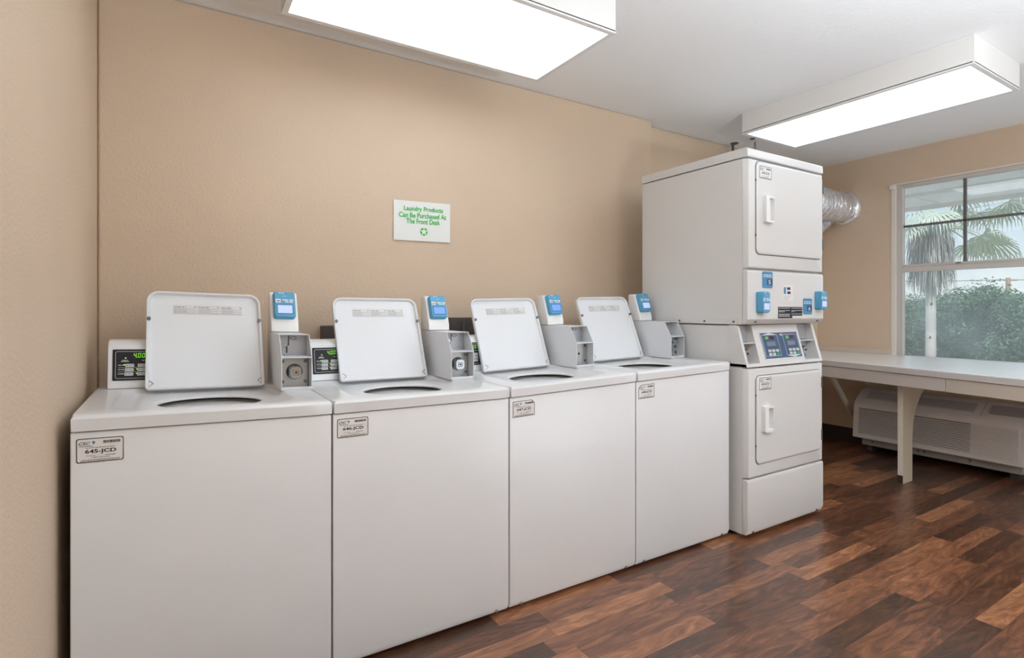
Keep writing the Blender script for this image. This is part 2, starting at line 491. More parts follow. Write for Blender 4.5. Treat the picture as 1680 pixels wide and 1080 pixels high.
# ------------------------------------------------------------------ window
def window():
    root = bpy.data.objects.new('window_1', None); COL.objects.link(root)
    root.location = (XR+0.04, (WY0+WY1)/2, WZ0); struct(root)
    # cream casing lining the opening
    m = MB(); x0, x1 = XR-0.004, XR+TR
    m.box(x0, x1, WY1-0.036, WY1, WZ0, WZ1).box(x0, x1, WY0, WY0+0.036, WZ0, WZ1)
    m.box(x0, x1, WY0+0.036, WY1-0.036, WZ1-0.012, WZ1).box(x0, x1, WY0+0.036, WY1-0.036, WZ0, WZ0+0.012)
    m.build('casing', ALUIN, root, bevel=0.003)
    a0, a1, b0, b1 = WY0+0.036, WY1-0.036, WZ0+0.012, WZ1-0.012
    FX0, FX1 = XR+0.012, XR+0.055
    m = MB(); w = 0.042
    m.box(FX0, FX1, a1-w, a1, b0, b1).box(FX0, FX1, a0, a0+w, b0, b1)
    m.box(FX0, FX1, a0+w, a1-w, b1-0.030, b1).box(FX0, FX1, a0+w, a1-w, b0, b0+0.014)
    m.build('window_frame', ALU, root, bevel=0.003)
    ga0, ga1 = a0+w, a1-w
    zr0, zr1 = 1.462, 1.522
    m = MB().box(FX0-0.012, FX1, ga0, ga1, zr0, zr1-0.022).box(FX0-0.002, FX1, ga0, ga1, zr1-0.022, zr1)
    m.build('meeting_rail', ALU, root, bevel=0.003)
    # muntins of the upper sash, their backlit darkness put into the colour
    zt = b1-0.030
    m = MB()
    for y in (1.685, 1.285, 0.885):
        m.box(FX0+0.016, FX0+0.034, y-0.010, y+0.010, zr1, zt)
    m.box(FX0+0.016, FX0+0.034, ga0, ga1, 1.826, 1.844)
    m.build('muntin_bars', MUNT, root, bevel=0.002)
    MB().box(FX0+0.024, FX0+0.028, ga0, ga1, zr1, zt).build('upper_pane', GLASS, root)
    MB().box(FX0+0.024, FX0+0.028, ga0, ga1, b0+0.014, zr0).build('lower_pane', GLASS, root)
    MB().box(FX0-0.018, FX0-0.004, 1.700, 1.730, zr1-0.012, zr1-0.004).build('sash_latch', SCREW, root, bevel=0.002)
    # blind bracket in the upper corner
    MB().box(XR-0.030, XR-0.005, WY1-0.030, WY1+0.002, WZ1-0.045, WZ1-0.012).build('blind_bracket', GREYSTEEL, root, bevel=0.003)
window()

# ------------------------------------------------------------------ ceiling lamps
def lamp(x0, x1, y0, y1, label):
    cx, cy = (x0+x1)/2, (y0+y1)/2
    root = thing('fluorescent_ceiling_light', label, 'ceiling light', (cx, cy, ZC), 'fluorescent ceiling lights')
    zb = 2.325
    m = MB(); t = 0.004
    m.box(x0, x1, y0, y0+t, zb, ZC).box(x0, x1, y1-t, y1, zb, ZC).box(x0, x0+t, y0+t, y1-t, zb, ZC).box(x1-t, x1, y0+t, y1-t, zb, ZC)
    m.build('housing', LAMPBODY, root, bevel=0.002)
    F = Frame((0, 0, zb), (1, 0, 0), (0, 1, 0), (0, 0, 1))
    i = 0.022
    MB().ring(F, [(x0, y0), (x1, y0), (x1, y1), (x0, y1)], [(x0+i, y0+i), (x1-i, y0+i), (x1-i, y1-i), (x0+i, y1-i)], -0.006, 0.006).build('lens_frame', LAMPBODY, root)
    MB().box(x0+i, x1-i, y0+i, y1-i, zb+0.002, zb+0.008).build('diffuser', DIFFUSER, root)
lamp(0.360, 1.578, 1.711, 2.287, 'white boxed fluorescent ceiling light above the washing machines, cut off by the top edge')
lamp(3.198, 3.796, 1.027, 2.258, 'white boxed fluorescent ceiling light near the window, beside the tall dryer')

# ================================================================== asset label (plate + print)
def asset_label(parent, F, code, warp=None, W=0.100, H=0.062, peeled=False):
    pts = rrect(0, W, 0, H, 0.005)
    if peeled:  # one corner folded away
        pts = [(0, 0), (W, 0), (W, H), (0.016, H), (0, H-0.014)] if peeled == 'left' else [(0, 0), (W, 0), (W, H-0.012), (W-0.014, H), (0, H)]
    pl = MB().plate(F, pts, 0.0002, 0.0009).build('asset_label', SILVER, parent, warp=warp, label='silver sticker reading %s' % code)
    m = MB()
    inn = [(W/2+(a-W/2)*0.962, H/2+(b-H/2)*0.935) for a, b in pts]
    m.ring(F, pts, inn, 0.0009, 0.0013)
    add_text(m, F, 'CSC', 0.005, 0.029, H-0.017, H-0.009, 0.0013, 0.02, 0.3)
    add_words(m, F, 0.006, 0.034, H-0.021, 0.0016, 3, c=0.0013)
    # barcode
    rnd = random.Random(11); a = 0.056
    while a < W-0.007:
        w = rnd.uniform(0.0006, 0.0022); add_bar(m, F, a, min(a+w, W-0.006), H-0.0145, H-0.0075, 0.0013); a += w+rnd.uniform(0.0005, 0.001)
    add_words(m, F, 0.020, 0.082, H-0.0252, 0.0013, 5, c=0.0013)
    add_text(m, F, code, 0.018, 0.084, H-0.0415, H-0.0285, 0.0013, 0.028)
    add_text(m, F, 'For Service', 0.021, 0.040, H-0.0462, H-0.0435, 0.0013)
    add_words(m, F, 0.060, 0.082, H-0.0462, 0.0018, 8, c=0.0013)
    add_text(m, F, '1-877-264-6622', 0.032, 0.070, H-0.0515, H-0.0480, 0.0013)
    for k in range(2):
        add_words(m, F, 0.008+0.002*k, W-0.008, 0.0030+0.0030*k, 0.0013, 20+k, c=0.0013)
    m.build('lettering', PRINT, pl, warp=warp)
    m = MB(); cx, cy = 0.036, H-0.0115
    m.add([F.p(cx-0.004, cy+0.002, 0.0013), F.p(cx, cy+0.004, 0.0013), F.p(cx+0.004, cy+0.001, 0.0013), F.p(cx, cy-0.005, 0.0013)], [(0, 1, 2, 3)])
    m.build('logo', BLUELOGO, pl, warp=warp)

def card_reader(parent, F, W, H, T, warp, screen, small=False):
    """blue pay-by-card reader standing off the frame's plane"""
    rings = []
    for c, ins in ((0, 0.0), (T*0.75, 0.0), (T, 0.004)):
        rings.append([F.p(a, b, c) for a, b in rrect(ins, W-ins, ins, H-ins, 0.010)])
    rd = MB().loops(rings).build('card_reader', BLUE, parent, smooth=True, warp=warp, label='blue card reader')
    MB().plate(F, [(0.12*W, 0.12*H), (0.88*W, 0.12*H), (0.88*W, 0.49*H), (0.12*W, 0.49*H)], T+0.0002, T+0.0008).build('screen_bezel', mat('reader_bezel', (0.04, 0.14, 0.25), 0.4), rd, warp=warp)
    MB().plate(F, [(0.16*W, 0.15*H), (0.84*W, 0.15*H), (0.84*W, 0.46*H), (0.16*W, 0.46*H)], T+0.0008, T+0.0014).build('screen', screen, rd, warp=warp)
    m = MB()
    add_bar(m, F, 0.08*W, 0.32*W, 0.56*H, 0.70*H, T+0.0005)
    add_words(m, F, 0.52*W, 0.90*W, 0.57*H, 0.05*H, 4, c=T+0.0005); add_words(m, F, 0.40*W, 0.92*W, 0.64*H, 0.05*H, 6, c=T+0.0005)
    add_words(m, F, 0.24*W, 0.52*W, 0.915*H, 0.03*H, 9, c=T+0.0005)
    for k in range(3): add_bar(m, F, (0.40+0.07*k)*W, (0.42+0.07*k)*W, (0.80-0.008*k)*H, (0.83+0.008*k)*H, T+0.0005)
    m.build('printing', WHITEPRINT, rd, warp=warp)
    m = MB(); add_bar(m, F, 0.55*W, 0.59*W, 0.915*H, 0.945*H, T+0.0008); m.build('reader_dot', BLACK, rd, warp=warp)
    m = MB(); add_bar(m, F, 0.13*W, 0.27*W, 0.60*H, 0.64*H, T+0.0008)
    m.build('reader_mark', mat('red_print', (0.35, 0.08, 0.12), 0.5), rd, warp=warp)
    return rd

def coin_slide(F, parent, a, b, warp):
    """chrome push-in coin slide lock: dark cut-out, chrome barrel with keyhole"""
    m = MB()
    rings = []
    for c, r in ((0, 1.3), (0.020, 1.25), (0.027, 1.1)):
        rings.append([F.p(a+x*r, b+y*r, c) for x, y in rrect(-0.017, 0.017, -0.020, 0.018, 0.011)])
    m.loops(rings)
    k = m.build('coin_lock', CHROME, parent, smooth=True, warp=warp, label='chrome square lock barrel')
    MB().plate(F, [(a+0.0285*math.cos(2*PI*q/28), b+0.0285*math.sin(2*PI*q/28)) for q in range(28)], 0.0002, 0.0012).build('lock_recess', BLACK, parent, warp=warp)
    MB().ring(F, [(a+x, b+y) for x, y in rrect(-0.009, 0.011, -0.011, 0.008, 0.004)], [(a+x, b+y) for x, y in rrect(-0.007, 0.009, -0.009, 0.006, 0.003)], 0.0272, 0.0285).build('lock_face', SCREW, k, warp=warp)
    MB().plate(F, [(a+x, b+y) for x, y in rrect(-0.003, 0.005, -0.005, 0.003, 0.003)], 0.0272, 0.0285).build('keyhole', BLACK, k, warp=warp)
    return k

# ================================================================== washing machines
TOPN = 0.88
def washer(idx, xl, wid, hl, hr, code, label, peeled, reader_screen, lid_push, has_lock=True):
    sx = wid/0.66
    def warp(v):
        t = v.x/0.66
        H = hl+(hr-hl)*t
        z = v.z*H/TOPN if v.z < TOPN else v.z-TOPN+H
        return Vector((xl+v.x*sx, v.y, z))
    root = thing('washing_machine', label, 'washing machine', (xl+wid/2, 2.1, 0), 'top loading washers in the row')
    X0, X1 = 0.0025, 0.6575
    YFR, YBK = 1.775, 2.43
    # ---- cabinet
    m = MB().prism([(YFR+0.010, 0.014), (YBK, 0.014), (YBK, 0.836), (YFR+0.002, 0.836), (YFR, 0.832), (YFR, 0.036)], 'x', X0, X1)
    m.build('cabinet', ENAMEL, root, bevel=0.004, seg=3, warp=warp)
    for x in (0.055, 0.605): MB().cyl((x, YFR+0.003, 0.024), (x, YFR+0.010, 0.022), 0.006, n=12).build('panel_screw', SCREW, root, warp=warp)
    for x in (0.05, 0.61):
        for y in (1.83, 2.38): MB().cyl((x, y, 0.0), (x, y, 0.016), 0.018, n=14).build('levelling_foot', RUBBER, root, warp=lambda v: Vector((xl+v.x*sx, v.y, v.z)))
    # ---- top panel with sunken well and round opening
    n = 72; cx, cy = 0.335, 2.045
    ang = [2*PI*k/n for k in range(n)]
    def rect_at(a, x0, x1, y0, y1, r):
        # point on rounded rectangle in direction a from (cx,cy)
        dx, dy = math.cos(a), math.sin(a)
        tx = ((x1-cx)/dx if dx > 1e-9 else (x0-cx)/dx if dx < -1e-9 else 1e9)
        ty = ((y1-cy)/dy if dy > 1e-9 else (y0-cy)/dy if dy < -1e-9 else 1e9)
        t = min(tx, ty); x, y = cx+dx*t, cy+dy*t
        if r > 0:
            qx, qy = (x1-r if x > cx else x0+r), (y1-r if y > cy else y0+r)
            if (x-qx)*(1 if x > cx else -1) > 0 and (y-qy)*(1 if y > cy else -1) > 0:
                # intersect ray with corner circle
                ox, oy = cx-qx, cy-qy; bb = ox*dx+oy*dy; cc = ox*ox+oy*oy-r*r
                t = -bb+math.sqrt(max(bb*bb-cc, 0)); x, y = cx+dx*t, cy+dy*t
        return x, y
    def R(z, kind, *a):
        if kind == 'c': return [(cx+a[0]*math.cos(t), cy+a[1]*math.sin(t), z) for t in ang]
        return [(*rect_at(t, *a), z) for t in ang]
    Zs = 0.88
    ox0, ox1, oy0, oy1 = 0.001, 0.659, 1.766, 2.43
    rings = [R(Zs-0.029, 'c', 0.165, 0.148), R(Zs-0.029, 'c', 0.151, 0.134), R(Zs-0.024, 'c', 0.151, 0.134), R(Zs-0.0205, 'c', 0.156, 0.139), R(Zs-0.0200, 'c', 0.162, 0.145),
             R(Zs-0.017, 'r', 0.128, 0.535, 1.860, 2.262, 0.05), R(Zs-0.014, 'r', 0.112, 0.548, 1.848, 2.268, 0.06),
             R(Zs-0.001, 'r', 0.090, 0.560, 1.826, 2.276, 0.07), R(Zs, 'r', 0.082, 0.566, 1.818, 2.280, 0.07),
             R(Zs, 'r', ox0+0.012, ox1-0.012, oy0+0.016, oy1-0.010, 0.006), R(Zs-0.003, 'r', ox0+0.003, ox1-0.003, oy0+0.006, oy1-0.004, 0.008),
             R(Zs-0.010, 'r', ox0, ox1, oy0, oy1, 0.008), R(Zs-0.041, 'r', ox0, ox1, oy0+0.001, oy1, 0.008), R(Zs-0.042, 'r', ox0+0.02, ox1-0.02, oy0+0.02, oy1-0.02, 0.008)]
    MB().loops(rings, cap0=False, cap1=False).build('top_panel', ENAMEL, root, smooth=True, warp=warp)
    # ---- tub seen through the opening
    T = lambda z, r: [(cx+r*math.cos(t), cy+r*0.93*math.sin(t), z) for t in ang]
    tb = MB().loops([T(Zs-0.040, 0.196), T(Zs-0.040, 0.180), T(Zs-0.043, 0.176), T(Zs-0.048, 0.180), T(Zs-0.050, 0.198)], False, False).build('tub_ring', TUB, root, smooth=True, warp=warp)
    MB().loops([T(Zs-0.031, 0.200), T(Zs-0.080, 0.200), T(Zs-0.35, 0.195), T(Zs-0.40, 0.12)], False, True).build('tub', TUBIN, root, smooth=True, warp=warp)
    # ---- lid, leaning back against the console
    th = math.atan2(0.345, 0.150)
    F = Frame((0.145, 2.252, 0.874), (1, 0, 0), (0, math.cos(th), math.sin(th)), (0, -math.sin(th), math.cos(th)))
    LW, LH = 0.378, 0.374
    F.n = Vector((0, -math.sin(th), math.cos(th)))
    rr = lambda i, c, r=0.040, r2=0.012: [F.p(a, b, c) for a, b in rrect(i, LW-i, i*0.6, LH-i, max(r-i, 0.004), 8, max(r2-i*0.3, 0.004))]
    lid = MB().loops([rr(0.002, -0.004), rr(0, 0.0), rr(0, 0.016), rr(0.002, 0.0185), rr(0.006, 0.0185), rr(0.009, 0.016), rr(0.012, 0.006), rr(0.020, 0.004)]).build('lid', LIDM, root, smooth=True, warp=warp, label='open lid tilted back')
    for a in (0.008, LW-0.008):
        MB().cyl(F.p(a, LH*0.70, 0.014), F.p(a, LH*0.70, 0.024), 0.0065, n=14).build('lid_bumper', SCREW, lid, warp=warp)
    for s_, a in ((1, 0.010), (-1, LW-0.010)):
        MB().add([F.p(a, 0.030, 0.0195), F.p(a+s_*0.012, 0.020, 0.0195), F.p(a, 0.008, 0.0195), F.p(a+s_*0.002, 0.008, 0.0195), F.p(a+s_*0.016, 0.020, 0.0195), F.p(a+s_*0.003, 0.032, 0.0195)], [(0, 1, 2, 3, 4, 5)]).build('hinge_plate', SCREW, lid, warp=warp)
    # instruction sticker
    ia0, ia1, ib0, ib1 = 0.084, 0.316, 0.290, 0.324
    m = MB().plate(F, [(ia0, ib0), (ia1, ib0), (ia1, ib1), (ia0, ib1)], 0.0040, 0.0048)
    st = m.build('instruction_sticker', PAPER, lid, warp=warp)
    m = MB(); w3 = (ia1-ia0)/3
    for k in range(3):
        a = ia0+w3*k
        add_bar(m, F, a, a+0.0006, ib0, ib1, 0.0052)
        add_words(m, F, a+0.004, a+w3*0.5, ib1-0.009, 0.0040, 31+k, c=0.0052)
        add_bar(m, F, a+w3-0.012, a+w3-0.005, ib1-0.0075, ib1-0.004, 0.0052)
        for q in range(5): add_words(m, F, a+0.003, a+w3*(0.55 if q % 2 else 0.95), ib1-0.0145-0.0040*q, 0.0017, 50+k*7+q, c=0.0052)
    for b in (ib0, ib1-0.0006): add_bar(m, F, ia0, ia1, b, b+0.0006, 0.0052)
    m.build('fine_print', GREYPRINT, st, warp=warp)
    # ---- console at the back
    prof = [(2.290, 0.881), (2.292, 0.886), (2.318, 1.020), (2.326, 1.030), (2.345, 1.042), (2.362, 1.045), (2.425, 1.045), (2.430, 1.038), (2.430, 0.881)]
    con = MB().prism(prof, 'x', 0.036, 0.510).build('control_console', ENAMEL, root, bevel=0.006, seg=3, warp=warp)
    d = Vector((0, 0.026, 0.134)).normalized()
    CF = Frame((0.036, 2.292, 0.886), (1, 0, 0), tuple(d), (0, -d.z, d.y)); CF.n = Vector((0, -d.z, d.y))
    q0, q1, r0, r1 = 0.014, 0.460, 0.022, 0.130
    MB().plate(CF, rrect(q0, q1, r0, r1, 0.003), 0.0004, 0.0016).build('button_panel', BLACKPANEL, con, warp=warp)
    m = MB()
    m.ring(CF, rrect(q0+0.008, q1-0.008, r0+0.007, r1-0.007, 0.006), rrect(q0+0.009, q1-0.009, r0+0.008, r1-0.008, 0.005), 0.0018, 0.0022)
    for k in range(3):
        b = 0.075-0.0150*k
        add_words(m, CF, 0.030, 0.043, b-0.001, 0.0022, 70+k, c=0.0020)
        add_words(m, CF, 0.042, 0.047, b-0.001, 0.0022, 75+k, c=0.0020)
        if k < 2: add_bar(m, CF, 0.030, 0.160, b-0.0085, b-0.0078, 0.0020)
    add_words(m, CF, 0.038, 0.060, 0.087, 0.0022, 81, c=0.0020); add_words(m, CF, 0.042, 0.056, 0.091, 0.0018, 82, c=0.0020)
    add_words(m, CF, 0.098, 0.110, 0.090, 0.0022, 83, c=0.0020)
    m.build('panel_print', WHITEPRINT, con, warp=warp)
    for k in range(3):
        for j in range(3):
            a = 0.050+0.036*j-0.001*k; b = 0.072-0.0150*k
            MB().plate(CF, rrect(a, a+0.0255, b-0.0035, b+0.0075, 0.002, 3), 0.0016, 0.0028).build('button', BUTTON, con, warp=warp)
    m = MB()
    for k in range(3):
        for j in range(3):
            a = 0.053+0.036*j-0.001*k; b = 0.073-0.0150*k
            add_bar(m, CF, a, a+0.004, b-0.001, b+0.004, 0.0030); add_words(m, CF, a+0.008, a+0.020, b, 0.0028, 90+3*k+j, c=0.0030)
    m.build('button_print', GREYPRINT, con, warp=warp)
    m = MB(); h = 0.0155
    for i, ch in enumerate('400'): add_digit(m, CF, ch, 0.073+0.0118*i+(0.001 if i else 0), 0.101, 0.0082, h, 0.0018, c=0.0022)
    add_bar(m, CF, 0.0822, 0.0842, 0.101, 0.103, 0.0022)
    m.build('price_digits', LED, con, warp=warp, label='green digits reading 4.00')
    for a, b in ((0.0475, 0.0750), (0.0835, 0.0600), (0.0830, 0.0450), (0.051, 0.0985)):
        m = MB(); add_bar(m, CF, a-0.002, a+0.002, b-0.0005, b+0.003, 0.0024); m.build('indicator_light', LEDY, con, warp=warp)
    # ---- coin box
    bx0, bx1, t = 0.553, 0.659, 0.003
    by0, bys, byb = 2.062, 2.112, 2.385
    zb, zs, zt = 0.880, 0.998, 1.078
    side = [(by0, zb), (by0, zs), (bys, zt), (byb, zt), (byb, zb)]
    m = MB().prism(side, 'x', bx0, bx0+t).prism(side, 'x', bx1-t, bx1)
    m.box(bx0+t, bx1-t, bys, byb, zt-t, zt).box(bx0+t, bx1-t, by0+0.002, byb, zb, zb+t)
    m.box(bx0+t, bx1-t, by0+0.001, 2.150, zs-0.003, zs+0.001)
    m.box(bx0+t, bx1-t, byb-t, byb, zb+t, zt-t)
    m.box(bx0+t, bx1-t, by0+0.001, by0+0.003, zb+t, zb+0.012)
    cb = m.build('coin_box', GREYSTEEL, root, bevel=0.0008, seg=1, warp=warp)
    yb1, yb2 = 2.148, 2.112
    MB().box(bx0+t, bx1-t, yb1, yb1+0.003, zs+0.001, zt-t).build('coin_slot_plate', INNER, cb, warp=warp)
    CS = Frame((bx0+t, yb1, zs), (1, 0, 0), (0, 0, 1), (0, -1, 0)); CS.n = Vector((0, -1, 0))
    m = MB()
    add_bar(m, CS, 0.034, 0.038, 0.040, 0.074, 0.0010); add_bar(m, CS, 0.027, 0.032, 0.010, 0.034, 0.0010); add_bar(m, CS, 0.030, 0.038, 0.038, 0.043, 0.0010)
    m.build('coin_slot', BLACK, cb, warp=warp)
    MB().cyl(CS.p(0.025, 0.041, 0), CS.p(0.025, 0.041, 0.008), 0.006, n=14).build('coin_return_button', CHROME, cb, smooth=True, warp=warp)
    MB().fbox(CS, 0.021, 0.040, 0.002, 0.007, 0, 0.008).build('coin_return', CHROME, cb, warp=warp)
    m = MB().ring(CS, [(0.052+0.012*math.cos(2*PI*k/16), 0.064+0.006*math.sin(2*PI*k/16)) for k in range(16)], [(0.052+0.010*math.cos(2*PI*k/16), 0.064+0.0045*math.sin(2*PI*k/16)) for k in range(16)], 0.0, 0.001)
    m.build('maker_oval', PRINT, cb, warp=warp)
    MB().box(bx0+t+0.003, bx1-t-0.003, yb2, yb2+0.003, zb+t, zs-0.004).build('lock_plate', PLATE, cb, warp=warp)
    LF = Frame((bx0+t, yb2, zb), (1, 0, 0), (0, 0, 1), (0, -1, 0)); LF.n = Vector((0, -1, 0))
    for a in (0.010, 0.088):
        for b in (0.026, 0.100): MB().cyl(LF.p(a, b, 0), LF.p(a, b, 0.004), 0.006, n=14).build('lock_plate_bolt', SCREW, cb, warp=warp)
    if has_lock: coin_slide(LF, cb, 0.050, 0.062, warp)
    else:
        MB().cyl(LF.p(0.050, 0.062, 0), LF.p(0.050, 0.062, 0.002), 0.006, n=14).build('lock_hole', BLACK, cb, warp=warp)
    # ---- reader housing standing on the coin box
    hb = [(2.300, 1.080), (2.302, 1.105), (2.346, 1.230), (2.352, 1.236), (2.392, 1.236), (2.396, 1.230), (2.396, 1.080)]
    rings = []
    for (x, ins) in ((bx0+0.002, 0.004), (bx0+0.0045, 0.001), (bx0+0.008, 0), (bx1-0.008, 0), (bx1-0.0045, 0.001), (bx1-0.002, 0.004)):
        my = sum(p[0] for p in hb)/len(hb); mz = 1.158
        rings.append([(x, my+(p[0]-my)*(1-ins*8), max(1.079, mz+(p[1]-mz)*(1-ins*5))) for p in hb])
    ho = MB().loops(rings).build('reader_housing', LAMIN, root, bevel=0.004, seg=3, warp=warp)
    d = Vector((0, 0.044, 0.125)).normalized()
    RF = Frame((bx0+0.012, 2.302+0.044*0.20, 1.105+0.125*0.20), (1, 0, 0), tuple(d), (0, -d.z, d.y)); RF.n = Vector((0, -d.z, d.y))
    card_reader(ho, RF, 0.080, 0.108, 0.026, warp, reader_screen)
    # ---- label on the front
    LFr = Frame((0.015, YFR, 0.757), (1, 0, 0), (0, 0, 1), (0, -1, 0)); LFr.n = Vector((0, -1, 0))
    asset_label(root, LFr, code, warp, peeled=peeled)
    return root

washer(0, -0.225, 0.656, 0.892, 0.871, '645-JCD', 'white top loading washer with lid open, nearest the left wall, sticker 645-JCD', None, SCREEN, 0)
washer(1, 0.431, 0.662, 0.871, 0.866, '646-JCD', 'white top loading washer with lid open, second from the left wall, sticker 646-JCD', None, SCREENB, 0)
washer(2, 1.093, 0.664, 0.866, 0.882, '647-JCD', 'white top loading washer with lid open, third from the left wall, sticker 647-JCD', 'right', SCREENB, 0, has_lock=False)
washer(3, 1.757, 0.655, 0.882, 0.896, '648-JCD', 'white top loading washer with lid open, right beside the stacked dryer, sticker 648-JCD', 'left', SCREEN, 0)

# ================================================================== stacked dryer
def dryer():
    X0, X1 = 2.440, 3.130
    YF_, YP, YB_ = 1.690, 1.722, 2.412
    root = thing('stacked_dryer', 'tall white double stacked dryer with two doors, right of the washers', 'dryer', ((X0+X1)/2, 2.05, 0))
    FF = Frame((0, YF_, 0), (1, 0, 0), (0, 0, 1), (0, -1, 0)); FF.n = Vector((0, -1, 0))
    # cabinets
    low = MB().prism([(YP, 0.022), (YB_, 0.022), (YB_, 1.078), (1.80, 1.078), (1.80, 0.868), (YP, 0.868)], 'x', X0+0.003, X1-0.003)
    low.build('lower_cabinet', ENAMEL2, root, bevel=0.003)
    up = MB().box(X0, X1, YP, YB_, 1.084, 1.924).build('upper_cabinet', ENAMEL2, root, bevel=0.003)
    rail = MB().box(X0-0.002, X0, YP+0.02, YB_-0.26, 1.084, 1.112).build('side_rail', ENAMEL2, root, bevel=0.0008, seg=1)
    for y in (1.77, 1.95, 2.12): MB().cyl((X0-0.004, y, 1.098), (X0-0.001, y, 1.098), 0.006, n=12).build('rail_screw', SCREW, rail)
    m = MB().box(X0-0.0005, X0+0.01, 1.80, 1.90, 0.024, 0.066).build('access_plate', ENAMEL2, root, bevel=0.001)
    MB().cyl((X0-0.003, 1.835, 0.045), (X0, 1.835, 0.045), 0.006, n=12).build('access_plate_screw', SCREW, root)
    for x in (X0+0.05, X1-0.05):
        for y in (1.78, 2.36): MB().cyl((x, y, 0), (x, y, 0.024), 0.018, n=14).build('levelling_foot', RUBBER, root)
    MB().prism([(YF_-0.002, 1.934), (YF_+0.002, 1.929), (YB_, 1.929), (YB_, 1.975), (YF_+0.010, 1.975), (YF_, 1.968)], 'x', X0-0.003, X1-0.004).build('top_cover', ENAMEL2, root, bevel=0.005, seg=3)
    def bevelled_panel(z0, z1, name, zl=None):
        # front panel whose long edges turn back towards the cabinet
        pr = lambda i, y: [(x, y, z) for x, z in rrect(X0+i, X1-i, z0+i*0.5, z1-i*0.5, 0.006, 4)]
        return MB().loops([pr(0, YP-0.0005), pr(0, YP-0.008), pr(0.010, YF_+0.003), pr(0.022, YF_)]).build(name, ENAMEL2, root, smooth=True)
    bevelled_panel(1.368, 1.924, 'upper_front_panel')
    bevelled_panel(0.308, 0.864, 'lower_front_panel')
    # kick panel: lower edge slants back
    MB().prism([(YP-0.0005, 0.024), (YF_+0.012, 0.024), (YF_, 0.050), (YF_, 0.296), (YF_+0.006, 0.303), (YP-0.0005, 0.303)], 'x', X0, X1).build('kick_panel', ENAMEL2, root, bevel=0.006, seg=3)
    for x in (X0+0.05, X1-0.06): MB().cyl((x, YF_+0.002, 0.036), (x, YF_+0.012, 0.034), 0.006, n=12).build('kick_panel_screw', SCREW, root)
    # upper control panel, lower edge slants back
    MB().prism([(YP-0.0005, 1.086), (YF_+0.022, 1.086), (YF_, 1.110), (YF_, 1.352), (YF_+0.008, 1.361), (YP-0.0005, 1.361)], 'x', X0, X1).build('payment_panel', ENAMEL2, root, bevel=0.006, seg=3)
    for x in (X0+0.075, X1-0.045): MB().cyl((x, YF_+0.006, 1.100), (x, YF_+0.016, 1.098), 0.006, n=12).build('payment_panel_screw', SCREW, root)
    # doors
    def door(x0, x1, z0, z1, hx, hz0, hz1):
        MB().ring(FF, rrect(x0-0.004, x1+0.004, z0-0.004, z1+0.004, 0.032, 8), rrect(x0-0.001, x1+0.001, z0-0.001, z1+0.001, 0.029, 8), -0.002, 0.0008).build('door_gasket', mat('gasket_grey', (0.10, 0.10, 0.10), 0.7), root)
        g = lambda i, c: [FF.p(a, b, c) for a, b in rrect(x0+i, x1-i, z0+i, z1-i, 0.028-i*0.3, 8)]
        dr = MB().loops([g(0, 0.0), g(0, 0.006), g(0.004, 0.009), g(0.012, 0.0095)]).build('door', ENAMEL2, root, smooth=True)
        # recessed pull handle: raised rim around a pocket
        o_, i_ = rrect(hx, hx+0.068, hz0, hz1, 0.006, 4), rrect(hx+0.026, hx+0.066, hz0+0.012, hz1-0.012, 0.003, 4)
        h = MB().ring(FF, o_, i_, 0.009, 0.030)
        h.fbox(FF, hx+0.026, hx+0.066, hz0+0.012, hz1-0.012, 0.0092, 0.0100)
        h.build('door_handle', LAMIN, dr, bevel=0.002)
        for (b0, b1) in ((z1-0.100, z1-0.040), (z0+0.052, z0+0.112)): MB().fbox(FF, x1-0.002, x1+0.008, b0, b1, 0.001, 0.011).build('door_hinge', SCREW, dr, bevel=0.001)
        for b in (z1-0.10, z0+0.09): MB().fbox(FF, x0-0.004, x0, b, b+0.008, 0.0, 0.004).build('door_catch', BLACK, dr)
        return dr
    door(2.503, 3.105, 1.443, 1.912, 2.550, 1.604, 1.740)
    door(2.503, 3.095, 0.376, 0.822, 2.543, 0.536, 0.670)
    DF = lambda x, z: (lambda f: f)(Frame((x, YF_-0.0095, z), (1, 0, 0), (0, 0, 1), (0, -1, 0)))
    f = DF(2.521, 1.828); f.n = Vector((0, -1, 0)); asset_label(root, f, '649-JCD')
    f = DF(2.518, 0.752); f.n = Vector((0, -1, 0)); asset_label(root, f, '650-JCD')
    # stickers and readers on the payment panel
    def number_sticker(x0, z0, W, H, ch):
        f = Frame((x0, YF_, z0), (1, 0, 0), (0, 0, 1)); f.n = Vector((0, -1, 0))
        s_ = MB().plate(f, rrect(0, W, 0, H, 0.010), 0.0003, 0.0010).build('number_sticker', BLUEDK, root, label='blue sticker with the number %s' % ch)
        MB().plate(f, [(0.46*W, 0.20*H), (0.97*W, 0.20*H), (0.97*W, 0.56*H), (0.46*W, 0.56*H)], 0.0010, 0.0014).build('number_field', NAVY, s_)
        m = MB(); add_text(m, f, ch, 0.58*W, 0.80*W, 0.25*H, 0.50*H, 0.0018, 0.02)
        add_words(m, f, 0.12*W, 0.88*W, 0.77*H, 0.055*H, 101, c=0.0015); add_words(m, f, 0.10*W, 0.92*W, 0.67*H, 0.055*H, 102, c=0.0015)
        m.build('sticker_print', WHITEPRINT, s_)
    number_sticker(2.557, 1.270, 0.090, 0.086, '5')
    number_sticker(2.925, 1.133, 0.088, 0.088, '6')
    def rdr(x0, z0, W, H):
        f = Frame((x0, YF_, z0), (1, 0, 0), (0, 0, 1)); f.n = Vector((0, -1, 0))
        card_reader(root, f, W, H, 0.036, None, SCREEN)
    rdr(2.508, 1.143, 0.066, 0.108)
    rdr(3.040, 1.160, 0.066, 0.103)
    f = Frame((2.735, YF_, 1.205), (1, 0, 0), (0, 0, 1)); f.n = Vector((0, -1, 0))
